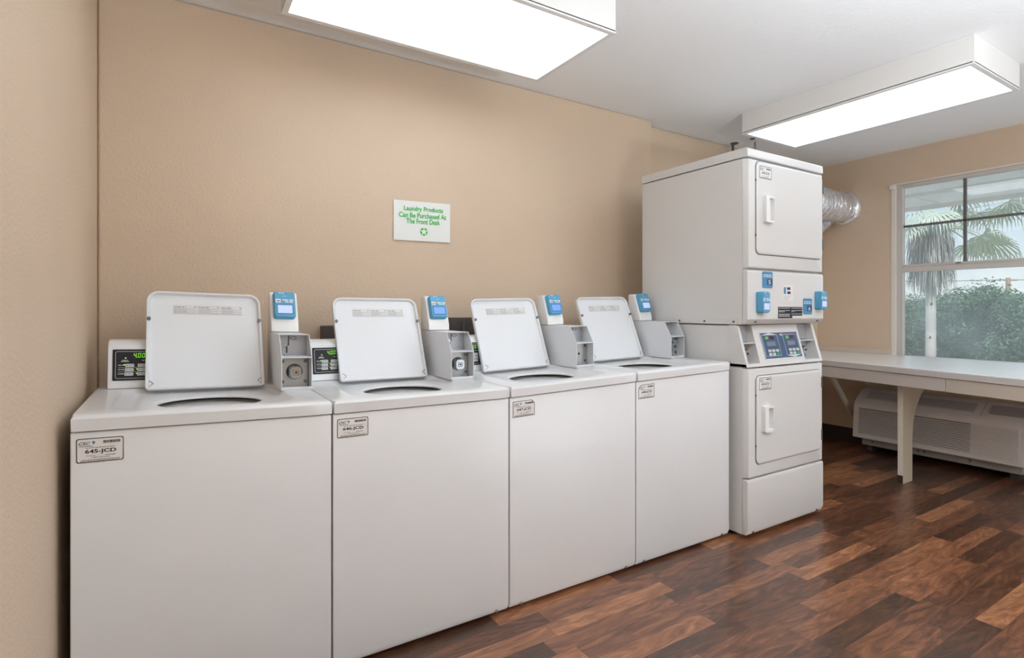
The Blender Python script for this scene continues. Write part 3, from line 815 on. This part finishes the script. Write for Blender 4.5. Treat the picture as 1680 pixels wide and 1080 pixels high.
    s_ = MB().plate(f, [(0, 0), (0.095, 0), (0.095, 0.085), (0, 0.085)], 0.0003, 0.0008).build('white_notice', PAPER, root)
    m = MB()
    for (a0, a1, b0, b1) in ((0.040, 0.070, 0.060, 0.074), (0.042, 0.072, 0.038, 0.052)): add_bar(m, f, a0, a1, b0, b1, 0.0012)
    m.build('notice_print', PRINT, s_)
    m = MB(); add_bar(m, f, 0.010, 0.030, 0.038, 0.074, 0.0012); m.build('notice_picture', BLUEDK, s_)
    m = MB()
    for k in range(3): add_words(m, f, 0.012, 0.070-0.01*k, 0.026-0.010*k, 0.002, 120+k, c=0.0012)
    m.build('notice_fine_print', GREYPRINT, s_)
    f = Frame((2.695, YF_, 1.114), (1, 0, 0), (0, 0, 1)); f.n = Vector((0, -1, 0))
    s_ = MB().plate(f, [(0, 0), (0.222, 0), (0.222, 0.060), (0, 0.060)], 0.0003, 0.0010).build('warning_label', BLACKPANEL, root)
    m = MB(); add_bar(m, f, 0.128, 0.220, 0.001, 0.012, 0.0014)
    rnd = random.Random(5)
    for k in range(8):
        b = 0.052-0.0062*k
        if k in (1, 4): continue
        add_words(m, f, 0.005, 0.105 if k != 3 else 0.06, b, 0.0026, 130+k, c=0.0014)
        if k < 6: add_words(m, f, 0.120, 0.215 if k != 3 else 0.15, b, 0.0026, 140+k, c=0.0014)
    m.build('label_print', WHITEPRINT, s_)
    # ---- sloping console between the two machines
    y0c, y1c, z0c, z1c = YF_+0.004, 1.752, 0.8685, 1.080
    prof = [(y0c, z0c), (y1c, z1c), (1.80, z1c), (1.80, z0c)]
    m = MB()
    for (a, b) in ((X0, X0+0.018), (2.556, 2.964), (X1-0.024, X1)):
        m.prism(prof, 'x', a, b)
    m.prism([(y0c, z0c), (y0c+0.004, z0c+0.016), (1.80, z0c+0.016), (1.80, z0c)], 'x', X0, X1)
    for (a, b) in ((X0+0.018, 2.556), (2.964, X1-0.024)):
        m.prism([(y0c+0.035, 0.985), (y0c+0.036, 0.990), (1.80, 0.990), (1.80, 0.985)], 'x', a, b)
    con = m.build('control_console', ENAMEL2, root, bevel=0.0015)
    d = Vector((0, y1c-y0c, z1c-z0c)).normalized()
    CF = Frame((0, y0c, z0c), (1, 0, 0), tuple(d)); CF.n = Vector((0, -d.z, d.y))
    a0, a1, b0, b1 = 2.605, 2.945, 0.032, 0.178
    dp = MB().plate(CF, rrect(a0, a1, b0, b1, 0.003, 3), 0.0004, 0.0016).build('display_panel', DISPBLUE, con)
    m = MB().ring(CF, rrect(a0, a1, b0, b1, 0.003, 3), rrect(a0+0.004, a1-0.004, b0+0.004, b1-0.004, 0.002, 3), 0.0016, 0.0030)
    for s0, s1 in ((a0+0.014, a0+0.150), (a1-0.140, a1-0.010)):
        c0, c1 = b0+0.016, b1-0.016
        m.ring(CF, rrect(s0, s1, c0, c1, 0.004, 3), rrect(s0+0.0016, s1-0.0016, c0+0.0016, c1-0.0016, 0.003, 3), 0.0016, 0.0022)
        for k in range(4): add_words(m, CF, s0+0.03, s1-0.03, c1-0.040-0.006*k, 0.0016, 160+k, c=0.0020)
    sL = a0+0.014; sR = a1-0.140
    P = [(sL+0.004, b1-0.015), (sL+0.132, b1-0.015), (sL+0.068, b1-0.005)]
    m.add([CF.p(a, b, 0.0023) for a, b in P], [(0, 1, 2)])
    P = [(sR+0.004, b0+0.015), (sR+0.126, b0+0.015), (sR+0.066, b0+0.005)]
    m.add([CF.p(a, b, 0.0023) for a, b in P], [(0, 2, 1)])
    P = [(sR-0.030, b1-0.016), (sR-0.006, b1-0.010), (sR-0.004, b1-0.024)]
    m.add([CF.p(a, b, 0.0023) for a, b in P], [(0, 1, 2)])
    m.build('display_border', WHITEPRINT, con)
    for s0 in (sL, sR):
        m = MB()
        for i, ch in enumerate('100'): add_digit(m, CF, ch, s0+0.018+0.011*i, b1-0.038, 0.008, 0.013, 0.0026, c=0.0024)
        m.build('display_digits', LED, con)
    for s0 in (sL, sR):
        m = MB(); add_bar(m, CF, s0+0.064, s0+0.100, b1-0.040, b1-0.022, 0.0020)
        m.build('dark_display', mat('unlit_red_display', (0.06, 0.015, 0.02), 0.2), con)
    m = MB(); add_bar(m, CF, sR+0.006, sR+0.100, b1-0.0155, b1-0.0125, 0.0026); m.build('pink_strip', PINK, con)
    for s0 in (sL, sR):
        for i in range(3):
            for j in range(2):
                a = s0+0.024+0.034*i; b = b0+0.044-0.019*j
                g_ = i == 2 and j == 1
                MB().plate(CF, rrect(a, a+0.026, b-0.006, b+0.008, 0.003, 3), 0.0016, 0.0040).build('start_button' if g_ else 'display_button', BUTTONG if g_ else BUTTON, con)
    # coin slides in the two side recesses
    for (a, b) in ((X0+0.018, 2.556), (2.964, X1-0.024)):
        w = b-a
        f = Frame((a, 1.776, 0.886), (1, 0, 0), (0, 0, 1)); f.n = Vector((0, -1, 0))
        MB().fbox(f, 0, w, 0, 0.095, 0, 0.001).build('recess_plate', INNER, con)
        MB().fbox(f, 0, w, 0.106, 0.190, 0, 0.001).build('recess_plate', INNER, con)
        for q in (0.014, 0.084): MB().cyl(f.p(w*0.5, q, 0), f.p(w*0.5, q, 0.006), 0.007, n=12).build('recess_bolt', BLACK, con)
        rings = [[f.p(w*0.5-0.004+x*r, 0.048+z*r, c) for x, z in rrect(-0.022, 0.022, -0.022, 0.022, 0.014)] for c, r in ((0, 1), (0.034, 1), (0.042, 0.85))]
        MB().loops(rings).build('coin_lock', CHROME, con, smooth=True)
        MB().plate(f, rrect(w*0.5-0.010, w*0.5+0.002, 0.042, 0.054, 0.005), 0.0422, 0.0436).build('lock_keyhole', BLACK, con)
    return root
dryer()

# ================================================================== foil duct from behind the dryer to the window wall
def duct():
    r = 0.128; c = Vector((5.035, 2.535, 2.048))
    root = thing('exhaust_duct', 'silver foil exhaust duct running from behind the dryer into the window wall', 'duct', (c.x, c.y, c.z))
    n = 48; rings = []; rnd = random.Random(3)
    N = 110
    for i in range(N+1):
        t = i/N; x = 3.30+(c.x-0.012-3.30)*t
        y = c.y+0.06*(1-t)**2; z = c.z+0.015*math.sin(t*3.0)
        rib = 0.0035*math.sin(i*2.1)
        ring = []
        for k in range(n):
            a = 2*PI*k/n
            wr_ = 0.0045*math.sin(a*5+i*0.9)*math.sin(i*0.55+k)+rnd.uniform(-0.0015, 0.0015)
            rr = r+rib+wr_
            if x > c.x-0.09: rr *= 1-0.05*math.exp(-((x-(c.x-0.06))/0.012)**2)
            ring.append((x, y+rr*math.cos(a), z+rr*math.sin(a)))
        rings.append(ring)
    MB().loops(rings).build('duct_hose', FOIL, root, smooth=True)
    # loose collar taped on the wall, open dark gap between
    rings = []
    for (x, q) in ((c.x+0.004, 1.10), (c.x-0.012, 1.12), (c.x-0.030, 1.10), (c.x-0.046, 1.03), (c.x-0.050, 0.99)):
        rings.append([(x, c.y+r*(q+0.02*math.sin(7*2*PI*k/n)+0.015*math.sin(3*2*PI*k/n+1))*math.cos(2*PI*k/n), c.z+r*(q+0.02*math.sin(7*2*PI*k/n))*math.sin(2*PI*k/n)) for k in range(n)])
    MB().loops(rings, False, False).build('wall_collar', FOIL, root, smooth=True)
    # second, lower hose dipping behind the dryer
    path = [(4.98, 2.640, 1.965), (4.86, 2.645, 1.90), (4.70, 2.65, 1.80), (4.45, 2.655, 1.66), (4.1, 2.66, 1.52), (3.5, 2.66, 1.45)]
    MB().tube(path, [0.05, 0.055, 0.055, 0.055, 0.055, 0.055], 20).build('lower_hose', FOIL, root, smooth=True)
duct()

# ================================================================== folding counter under the window
TZ = 0.785
def fx(y):   # front edge of the counter, slightly skewed to the wall
    return 3.871+(y-1.029)*(4.087-3.871)/(2.206-1.029)
def counter():
    root = thing('folding_counter', 'long white laminate folding counter under the window with apron and bracket legs', 'counter', (4.5, 1.5, 0))
    y0, y1 = 0.30, YB2-0.002
    MB().prism([(fx(y0), y0), (XR-0.001, y0), (XR-0.001, y1), (fx(y1), y1)], 'z', TZ-0.004, TZ).build('worktop', LAMIN, root)
    MB().prism([(fx(y0), y0), (XR-0.001, y0), (XR-0.001, y1), (fx(y1), y1)], 'z', TZ-0.038, TZ-0.0045).build('worktop_edge', EDGE, root)
    # backsplash strip on the wall left of the window
    MB().box(XR-0.020, XR-0.0005, WY1+0.004, y1, TZ, TZ+0.042).build('backsplash', mat('beige_backsplash', (0.66, 0.56, 0.47), 0.4), root, bevel=0.002)
    ys = 1.405
    for (a, b, m_, nm) in ((ys+0.001, y1, APRON, 'apron'), (y0, ys-0.001, APRON2, 'apron')):
        MB().prism([(fx(a)+0.006, a), (fx(a)+0.026, a), (fx(b)+0.026, b), (fx(b)+0.006, b)], 'z', TZ-0.120, TZ-0.042).build(nm, m_, root, label='apron board' if m_ is APRON else 'yellowed apron board')
    # bracket leg: straight front edge, curved gusset at the back
    prof = [(4.115, 0.0), (4.250, 0.0), (4.252, 0.30), (4.262, 0.38), (4.285, 0.45), (4.325, 0.515), (4.385, 0.575), (4.47, 0.625), (4.60, 0.665), (4.80, 0.700), (4.98, 0.715), (4.98, TZ-0.039), (4.115, TZ-0.039)]
    MB().prism(prof, 'y', 1.700, 1.732).build('leg', PLY, root, bevel=0.002)
    MB().box(4.1125, 4.1148, 1.701, 1.731, 0.056, TZ-0.122).build('leg_edge_strip', PLYEDGE, root)
    MB().box(4.1125, 4.1148, 1.701, 1.731, 0.002, 0.054).build('worn_foot', BROWNBASE, root, label='dark worn foot of the leg')
    # diagonal brace near the far end and a wall cleat
    MB().prism([(4.43, TZ-0.040), (4.475, TZ-0.040), (5.02, 0.17), (5.02, 0.10)], 'y', 2.392, 2.412).build('diagonal_brace', PLYEDGE, root)
    MB().box(XR-0.022, XR-0.001, 2.335, 2.362, 0.52, TZ-0.040).build('wall_cleat', PLYEDGE, root)
counter()

# ================================================================== through-wall air conditioner
def aircon():
    y0, y1, xf = 1.266, 2.335, 4.762
    root = thing('wall_air_conditioner', 'grey white wall air conditioner with louvred front under the folding counter', 'air conditioner', (4.9, (y0+y1)/2, 0.02))
    prof = [(xf, 0.116), (xf+0.006, 0.110), (XR-0.011, 0.110), (XR-0.011, 0.500), (4.945, 0.500), (4.915, 0.490), (4.822, 0.425), (4.795, 0.398), (4.782, 0.370)]
    body = MB().prism(prof, 'x' if False else 'y', y0, y1)
    c = body.build('cover', ACPL, root, bevel=0.008, seg=3)
    # louvre field: dark slots on the left 60 percent, shallow slats on the right
    d = Vector((0.020, 0, 0.254)).normalized()
    F = Frame((xf, y1, 0.116), (0, -1, 0), tuple(d)); F.n = Vector((-d.z, 0, d.x))
    Wd = y1-y0; ysplit = 0.73*Wd
    MB().fbox(F, 0.045, ysplit, 0.030, 0.238, 0.0003, 0.0012).build('intake_backing', ACDK, c)
    MB().fbox(F, ysplit, Wd-0.030, 0.030, 0.238, 0.0003, 0.0012).build('plain_backing', ACVENT, c)  # darker grey backing stands in for shade between the shallow slats
    m, m2 = MB(), MB(); n = 17
    for k in range(n):
        b = 0.032+0.205*k/n
        for (A, B, mm, h) in ((0.040, ysplit, m, 0.0072), (ysplit, Wd-0.030, m2, 0.0070)):
            mm.add([F.p(A, b, 0.001), F.p(B, b, 0.001), F.p(B, b, 0.009), F.p(A, b, 0.009), F.p(A, b+h, 0.001), F.p(B, b+h, 0.001), F.p(B, b+h, 0.003), F.p(A, b+h, 0.003)],
                   [(0, 1, 2, 3), (4, 5, 6, 7), (3, 2, 6, 7), (0, 3, 7, 4), (1, 2, 6, 5)])
    m.build('intake_louvres', ACPL, c); m2.build('plain_louvres', ACPL, c)
    # discharge vent on the sloping top
    d = Vector((4.915-4.822, 0, 0.490-0.425)).normalized()
    G = Frame((4.822, y1, 0.425), (0, -1, 0), tuple(d)); G.n = Vector((-d.z, 0, d.x))
    L = 0.110
    va, vb = 0.070, 0.790
    v = MB().ring(G, rrect(va, vb, 0.004, L, 0.012), rrect(va+0.008, vb-0.008, 0.010, L-0.006, 0.008), 0.0004, 0.0030).build('discharge_vent', ACVENT, c)
    MB().plate(G, rrect(va+0.008, vb-0.008, 0.010, L-0.006, 0.008), 0.0002, 0.0008).build('vent_backing', ACDK, v)
    m = MB()
    for k in range(9):
        b = 0.013+0.0105*k; m.fbox(G, va+0.009, vb-0.009, b, b+0.0045, 0.0010, 0.0040)
    m.build('vent_slats', ACVENT, v)
    MB().plate(G, rrect(0.865, Wd-0.015, 0.010, L-0.004, 0.014), 0.0006, 0.0030).build('control_door', mat('control_door_grey', (0.45, 0.44, 0.45), 0.4), c)
    m = MB(); add_bar(m, G, 0.826, 0.828, -0.02, L+0.02, 0.0006); m.build('cover_seam', ACDK, c)
    # steel sleeve under the cover
    MB().box(4.845, XR-0.011, y0+0.03, y1-0.035, 0.045, 0.109).build('chassis', ACSLV, root, bevel=0.003)
    for yy in (2.22, 1.90, 1.86, 1.58): MB().cyl((4.841, yy, 0.078), (4.846, yy, 0.078), 0.008, n=12).build('chassis_screw', SCREW, root)
    for yy in (y0+0.08, y1-0.08): MB().box(4.87, XR-0.02, yy-0.02, yy+0.02, 0, 0.045).build('support_foot', ACDK, root)
aircon()

# ================================================================== sign, boxes and hooks
def sign():
    y = YB-0.0005
    root = thing('laundry_sign', 'white paper sign with green lettering taped on the beige wall above the washers', 'sign', (1.108, YB, 1.62))
    tl, tr, br, bl = Vector((0.953, y-0.004, 1.721)), Vector((1.270, y-0.004, 1.728)), Vector((1.268, y-0.007, 1.520)), Vector((0.953, y-0.006, 1.516))
    pts = [bl, br, tr, tl]; back = [p+Vector((0, 0.0012, 0)) for p in pts]
    MB().loops([back, pts]).build('sign_sheet', SIGNP, root)
    F = Frame(bl+Vector((0, -0.0022, 0)), tr-tl, tl-bl); F.n = Vector((0, -1, 0))
    W, H = 0.316, 0.206
    m = MB()
    add_text(m, F, 'Laundry Products', 0.175*W, 0.865*W, 0.715*H, 0.865*H, 0.0002, 0.018)
    add_text(m, F, 'Can Be Purchased At', 0.09*W, 0.925*W, 0.575*H, 0.705*H, 0.0002, 0.018)
    add_text(m, F, 'The Front Desk', 0.215*W, 0.81*W, 0.425*H, 0.555*H, 0.0002, 0.018)
    m.build('lettering', GREEN, root)
    # emblem: five arrow-like blades around a white five-pointed star
    m = MB(); cx, cy, R_ = 0.52*W, 0.235*H, 0.022
    for k in range(5):
        a = -PI/2+2*PI*k/5
        def q(r, da): return F.p(cx+r*math.cos(a+da), cy+r*math.sin(a+da), 0.0003)
        m.add([q(0.010, 0), q(0.0155, -0.50), q(R_, -0.44), q(R_*0.90, 0), q(R_, 0.44), q(0.0155, 0.50)], [(0, 1, 2, 3), (0, 3, 4, 5)])
    m.build('star_emblem', GREEN, root)
sign()

def service_box(x0, x1, z0, z1, label):
    y1 = YB-0.001
    r = thing('service_box', label, 'metal box', ((x0+x1)/2, y1, z0), 'valve boxes behind the washers')
    MB().box(x0, x1, y1-0.075, y1, z0, z1).build('box_body', GREYBOX, r, bevel=0.003)
    for x in (x0+(x1-x0)*0.3, x0+(x1-x0)*0.7):
        MB().cyl((x, y1-0.085, z0-0.03), (x, y1-0.085, z1-0.02), 0.008, n=10).build('water_hose', SCREW, r)
service_box(0.593, 0.80, 0.90, 1.085, 'dark grey metal box on the wall behind the second washer from the left')
service_box(1.24, 1.47, 0.90, 1.118, 'dark grey metal box on the wall behind the third washer from the left')

hk = MB()
HX, HY = 3.728, 2.699
hk.cyl((HX, HY, ZC), (HX, HY, ZC-0.006), 0.030, n=14).cyl((HX-0.02, HY, ZC-0.004), (HX-0.02, HY, ZC-0.14), 0.010, n=10)
tag(hk.build('ceiling_hanger', GREYBOX), 'dark metal rod hanging from the ceiling corner above the dryer', 'hanger')
WX, WY_ = 3.76, 2.55
wl_ = MB().cyl((WX-0.02, WY_, ZC), (WX-0.02, WY_, ZC-0.006), 0.018, n=12)
wl_.tube([(WX, WY_, ZC-0.14), (WX, WY_, ZC-0.05), (WX+0.008, WY_, ZC-0.02), (WX+0.018, WY_, ZC-0.05), (WX+0.026, WY_, ZC-0.14)], 0.0028, 8)
tag(wl_.build('wire_loop', SCREW), 'thin wire loop hanging from the ceiling just above the dryer top', 'wire')

# ================================================================== outside
GZ = -0.45
struct(MB().box(XR+TR, 90, -60, 60, GZ-0.2, GZ).build('ground', GRASS))
struct(MB().box(XR+TR, 11.5, -12, 18, GZ, GZ+0.02).build('bounce_slab', mat('pale_bounce_slab', (0.72, 0.70, 0.67), 0.8)))  # unseen pale slab, added to bounce light up to the soffit
# eaves: stucco strip, boards with joints, fascia
SZ = 2.50
def eaves():
    root = bpy.data.objects.new('roof_eaves', None); COL.objects.link(root); root.location = (6.7, 1.5, SZ); struct(root)
    MB().box(XR+TR, 7.30, -4, 9, SZ, SZ+0.05).build('stucco_soffit', STUCCO, root)
    MB().box(7.30, 7.38, -4, 9, SZ-0.03, SZ+0.02).build('soffit_trim', FASCIA, root)
    m = MB()
    y = -4.0
    while y < 9:
        m.box(7.38, 8.27, y, y+0.985, SZ, SZ+0.03); y += 1.0
    m.build('soffit_boards', SOFFIT, root)
    MB().box(7.38, 8.27, -4, 9, SZ+0.031, SZ+0.05).build('soffit_backing', DARK, root)
    MB().box(8.27, 8.31, -4, 9, SZ-0.05, SZ+0.16).build('fascia', FASCIA, root)
eaves()

def ray(u, v, d):
    """world point seen at photo pixel (u,v) when the depth along the view axis is d"""
    s, c = math.sin(0.55667), math.cos(0.55667); a = (u-840)/894.23
    return Vector((d*(s+a*c), d*(c-a*s), EYE-(v-507)*d/894.23))

def leaf_cloud(blobs, count, size, seed):
    rnd = random.Random(seed); vs = []; fs = []
    wts = [b[3]*b[4]*b[5] for b in blobs]
    for _ in range(count):
        b = rnd.choices(blobs, wts)[0]
        while True:
            p = Vector((rnd.gauss(0, 1), rnd.gauss(0, 1), rnd.gauss(0, 1)))
            if p.length > 1e-3: break
        p.normalize(); rr = rnd.uniform(0.45, 1.05)**0.6
        rr *= 1+0.14*math.sin(p.x*7+b[0])*math.sin(p.y*6+b[1])*math.sin(p.z*8)
        c = Vector((b[0]+p.x*b[3]*rr, b[1]+p.y*b[4]*rr, b[2]+p.z*b[5]*rr))
        if c.z < GZ: continue
        s_ = size*rnd.uniform(0.6, 1.5)
        u = Vector((rnd.gauss(0, 1), rnd.gauss(0, 1), rnd.gauss(0, 0.6))).normalized()
        w = u.cross(Vector((rnd.gauss(0, 1), rnd.gauss(0, 1), rnd.gauss(0, 1)))).normalized()
        k = len(vs)
        vs += [c-u*s_, c+w*s_*0.45, c+u*s_, c-w*s_*0.45]; fs.append((k, k+1, k+2, k+3))
    m = MB(); m.v = vs; m.f = fs; return m

def hedge():
    root_p = ray(1580, 507, 14.0)
    root = thing('hedge', 'dense green hedge filling the lower half of the window view, behind the palm trunk', 'hedge', (root_p.x, root_p.y, GZ))
    rnd = random.Random(21)
    blobs = []
    for (u, vt, d, r) in ((1478, 480, 17.0, 1.5), (1520, 486, 16.0, 1.4), (1556, 474, 14.8, 1.15), (1592, 460, 14.2, 1.1), (1620, 458, 13.6, 1.0), (1648, 472, 13.2, 0.9), (1672, 484, 12.8, 1.0), (1705, 484, 12.6, 1.4), (1760, 478, 12.2, 1.5)):
        c = ray(u, 507, d); h = EYE-(vt-507)*d/894.23-GZ
        blobs.append((c.x, c.y, GZ+h*0.44, r, r, h*0.50))
        for k in range(8):
            a = rnd.uniform(0, 2*PI); q = rnd.uniform(0.4, 1.0)
            blobs.append((c.x+r*q*math.cos(a), c.y+r*q*math.sin(a), GZ+h*rnd.uniform(0.3, 0.8), r*0.34, r*0.34, h*0.17))
    n = len(blobs)
    leaf_cloud(blobs, 85000, 0.036, 5).build('foliage', LEAF_A, root)
    leaf_cloud(blobs, 30000, 0.036, 6).build('foliage', LEAF_B, root, label='bluish leaves')
    for i_ in range(0, n, 9):
        b = blobs[i_]
        for k in range(4):
            a = 2*PI*k/4+rnd.uniform(-0.4, 0.4)
            e_ = Vector((b[0]+b[3]*0.75*math.cos(a), b[1]+b[4]*0.75*math.sin(a), b[2]+b[5]*rnd.uniform(0.1, 0.8)))
            b_ = Vector((b[0]+0.1*math.cos(a), b[1]+0.1*math.sin(a), GZ)); md = (b_+e_)/2+Vector((0, 0, 0.2))
            MB().tube([b_, md, e_], [0.06, 0.035, 0.012], 7).build('branch', TRUNKD, root, smooth=True)
hedge()

# ------------------------------------------------------------------ fan palm
def palm():
    D = 11.5
    base = ray(1527, 507, D); base.z = GZ
    root = thing('fan_palm', 'tall fan palm outside the window with pale trunk and grey skirt of dead fronds', 'palm tree', tuple(base))
    bx, by = base.x, base.y
    # trunk
    rings = []; n = 20; rnd = random.Random(9)
    for i in range(30):
        z = GZ+i*0.085*1.45
        r = (0.092+0.012*math.exp(-i*0.25))*(1+0.02*math.sin(i*2.3))
        rings.append([(bx+r*(1+rnd.uniform(-0.02, 0.02))*math.cos(2*PI*k/n), by+r*math.sin(2*PI*k/n), z) for k in range(n)])
    MB().loops(rings).build('trunk', BARK, root, smooth=True)
    for (a, z) in ((3.6, 1.25), (3.4, 0.55), (0.3, 0.2)):
        MB().cyl((bx+0.08*math.cos(a), by+0.08*math.sin(a), z), (bx+0.125*math.cos(a), by+0.125*math.sin(a), z+0.04), 0.022, 0.014, n=8).build('trunk_stub', TRUNKD, root)
    top = EYE+(507-385)*D/894.23
    # hanging skirt of dead fronds: many narrow drooping blades
    m = MB()
    for k in range(1500):
        a = rnd.uniform(0, 2*PI); z1 = top-rnd.uniform(-0.25, 0.85); r1 = rnd.uniform(0.10, 0.42)
        L = rnd.uniform(0.25, 0.6); z0 = z1-L; r0 = r1+rnd.uniform(-0.02, 0.10)
        if z0 < EYE+(507-478)*D/894.23: r0 = min(r0, 0.30); z0 = max(z0, EYE+(507-486)*D/894.23)
        w = rnd.uniform(0.006, 0.016); t = Vector((-math.sin(a), math.cos(a), 0))
        p1 = Vector((bx+r1*math.cos(a), by+r1*math.sin(a), z1)); p0 = Vector((bx+r0*math.cos(a), by+r0*math.sin(a), z0))
        m.add([p1-t*w, p1+t*w, p0+t*w*0.3, p0-t*w*0.3], [(0, 1, 2, 3)])
    m.build('dead_frond_skirt', DEADF, root)
    # living fans
    fans = [(1500, 352, -0.9, 0.62), (1530, 350, -0.2, 0.66), (1556, 352, 0.4, 0.62), (1600, 352, 1.0, 0.75), (1612, 385, 1.25, 0.70), (1622, 395, 1.3, 0.62), (1595, 400, 1.1, 0.55),
            (1490, 375, -1.2, 0.5), (1575, 330, 0.6, 0.8), (1640, 345, 1.3, 0.9), (1515, 320, -0.5, 0.8), (1655, 330, 1.1, 0.9), (1540, 300, 0.2, 0.9)]
    crown = Vector((bx, by, top+0.15))
    rt = Vector((math.cos(0.55667), -math.sin(0.55667), 0)); fw = Vector((math.sin(0.55667), math.cos(0.55667), 0))
    for i, (u, v, tilt, R_) in enumerate(fans):
        hub = ray(u, v, D+((i*37) % 7-3)*0.16)
        m = MB()
        m.tube([crown, (crown+hub)/2+Vector((0, 0, 0.12)), hub], [0.018, 0.014, 0.010], 6)
        out = (hub-crown); out.z -= 0.35; out.normalize()
        side = out.cross(Vector((0.1, 0.2, 1))).normalized(); nrm = side.cross(out).normalized()
        nb = 34
        for k in range(nb):
            t = -1.75+3.5*k/(nb-1)
            dirv = (out*math.cos(t)+side*math.sin(t)).normalized()
            L = R_*(0.8+0.2*math.cos(t))*rnd.uniform(0.88, 1.05)
            w = 0.020
            p0 = hub; p1 = hub+dirv*L*0.55+nrm*0.02*((k % 2)*2-1); p2 = p1+dirv*L*0.30+Vector((0, 0, -L*0.16)); p3 = p2+dirv*L*0.10+Vector((0, 0, -L*0.28))
            wv = dirv.cross(nrm).normalized()
            m.add([p0-wv*0.003, p0+wv*0.003, p1+wv*w, p1-wv*w, p2+wv*w*0.6, p2-wv*w*0.6, p3], [(0, 1, 2, 3), (3, 2, 4, 5), (5, 4, 6)])
        m.build('frond', FROND, root)
palm()

# ------------------------------------------------------------------ far utility pole and wires
def pole():
    D = 30; b = ray(1654, 507, D); top = EYE+(507-456)*D/894.23
    root = thing('utility_pole', 'distant brown utility pole rising over the bushes, wires attached', 'utility pole', (b.x, b.y, GZ))
    MB().cyl((b.x, b.y, GZ), (b.x, b.y, top), 0.13, 0.11, n=10).build('post', POLE, root, smooth=True)
    rt = Vector((math.cos(0.55667), -math.sin(0.55667), 0))
    p = Vector((b.x, b.y, top-0.12)); m = MB()
    m.tube([p-rt*0.25, p+rt*0.5], 0.05, 6); m.build('crossarm', POLE, root)
    m = MB()
    for dz in (0.02, -0.75):
        m.tube([p-rt*9+Vector((0, 0, dz)), p-rt*4.5+Vector((0, 0, dz-0.12)), p+Vector((0, 0, dz)), p+rt*8+Vector((0, 0, dz-0.15))], 0.018, 5)
    m.build('wires', SCREW, root)
pole()
bpy.context.view_layer.update()
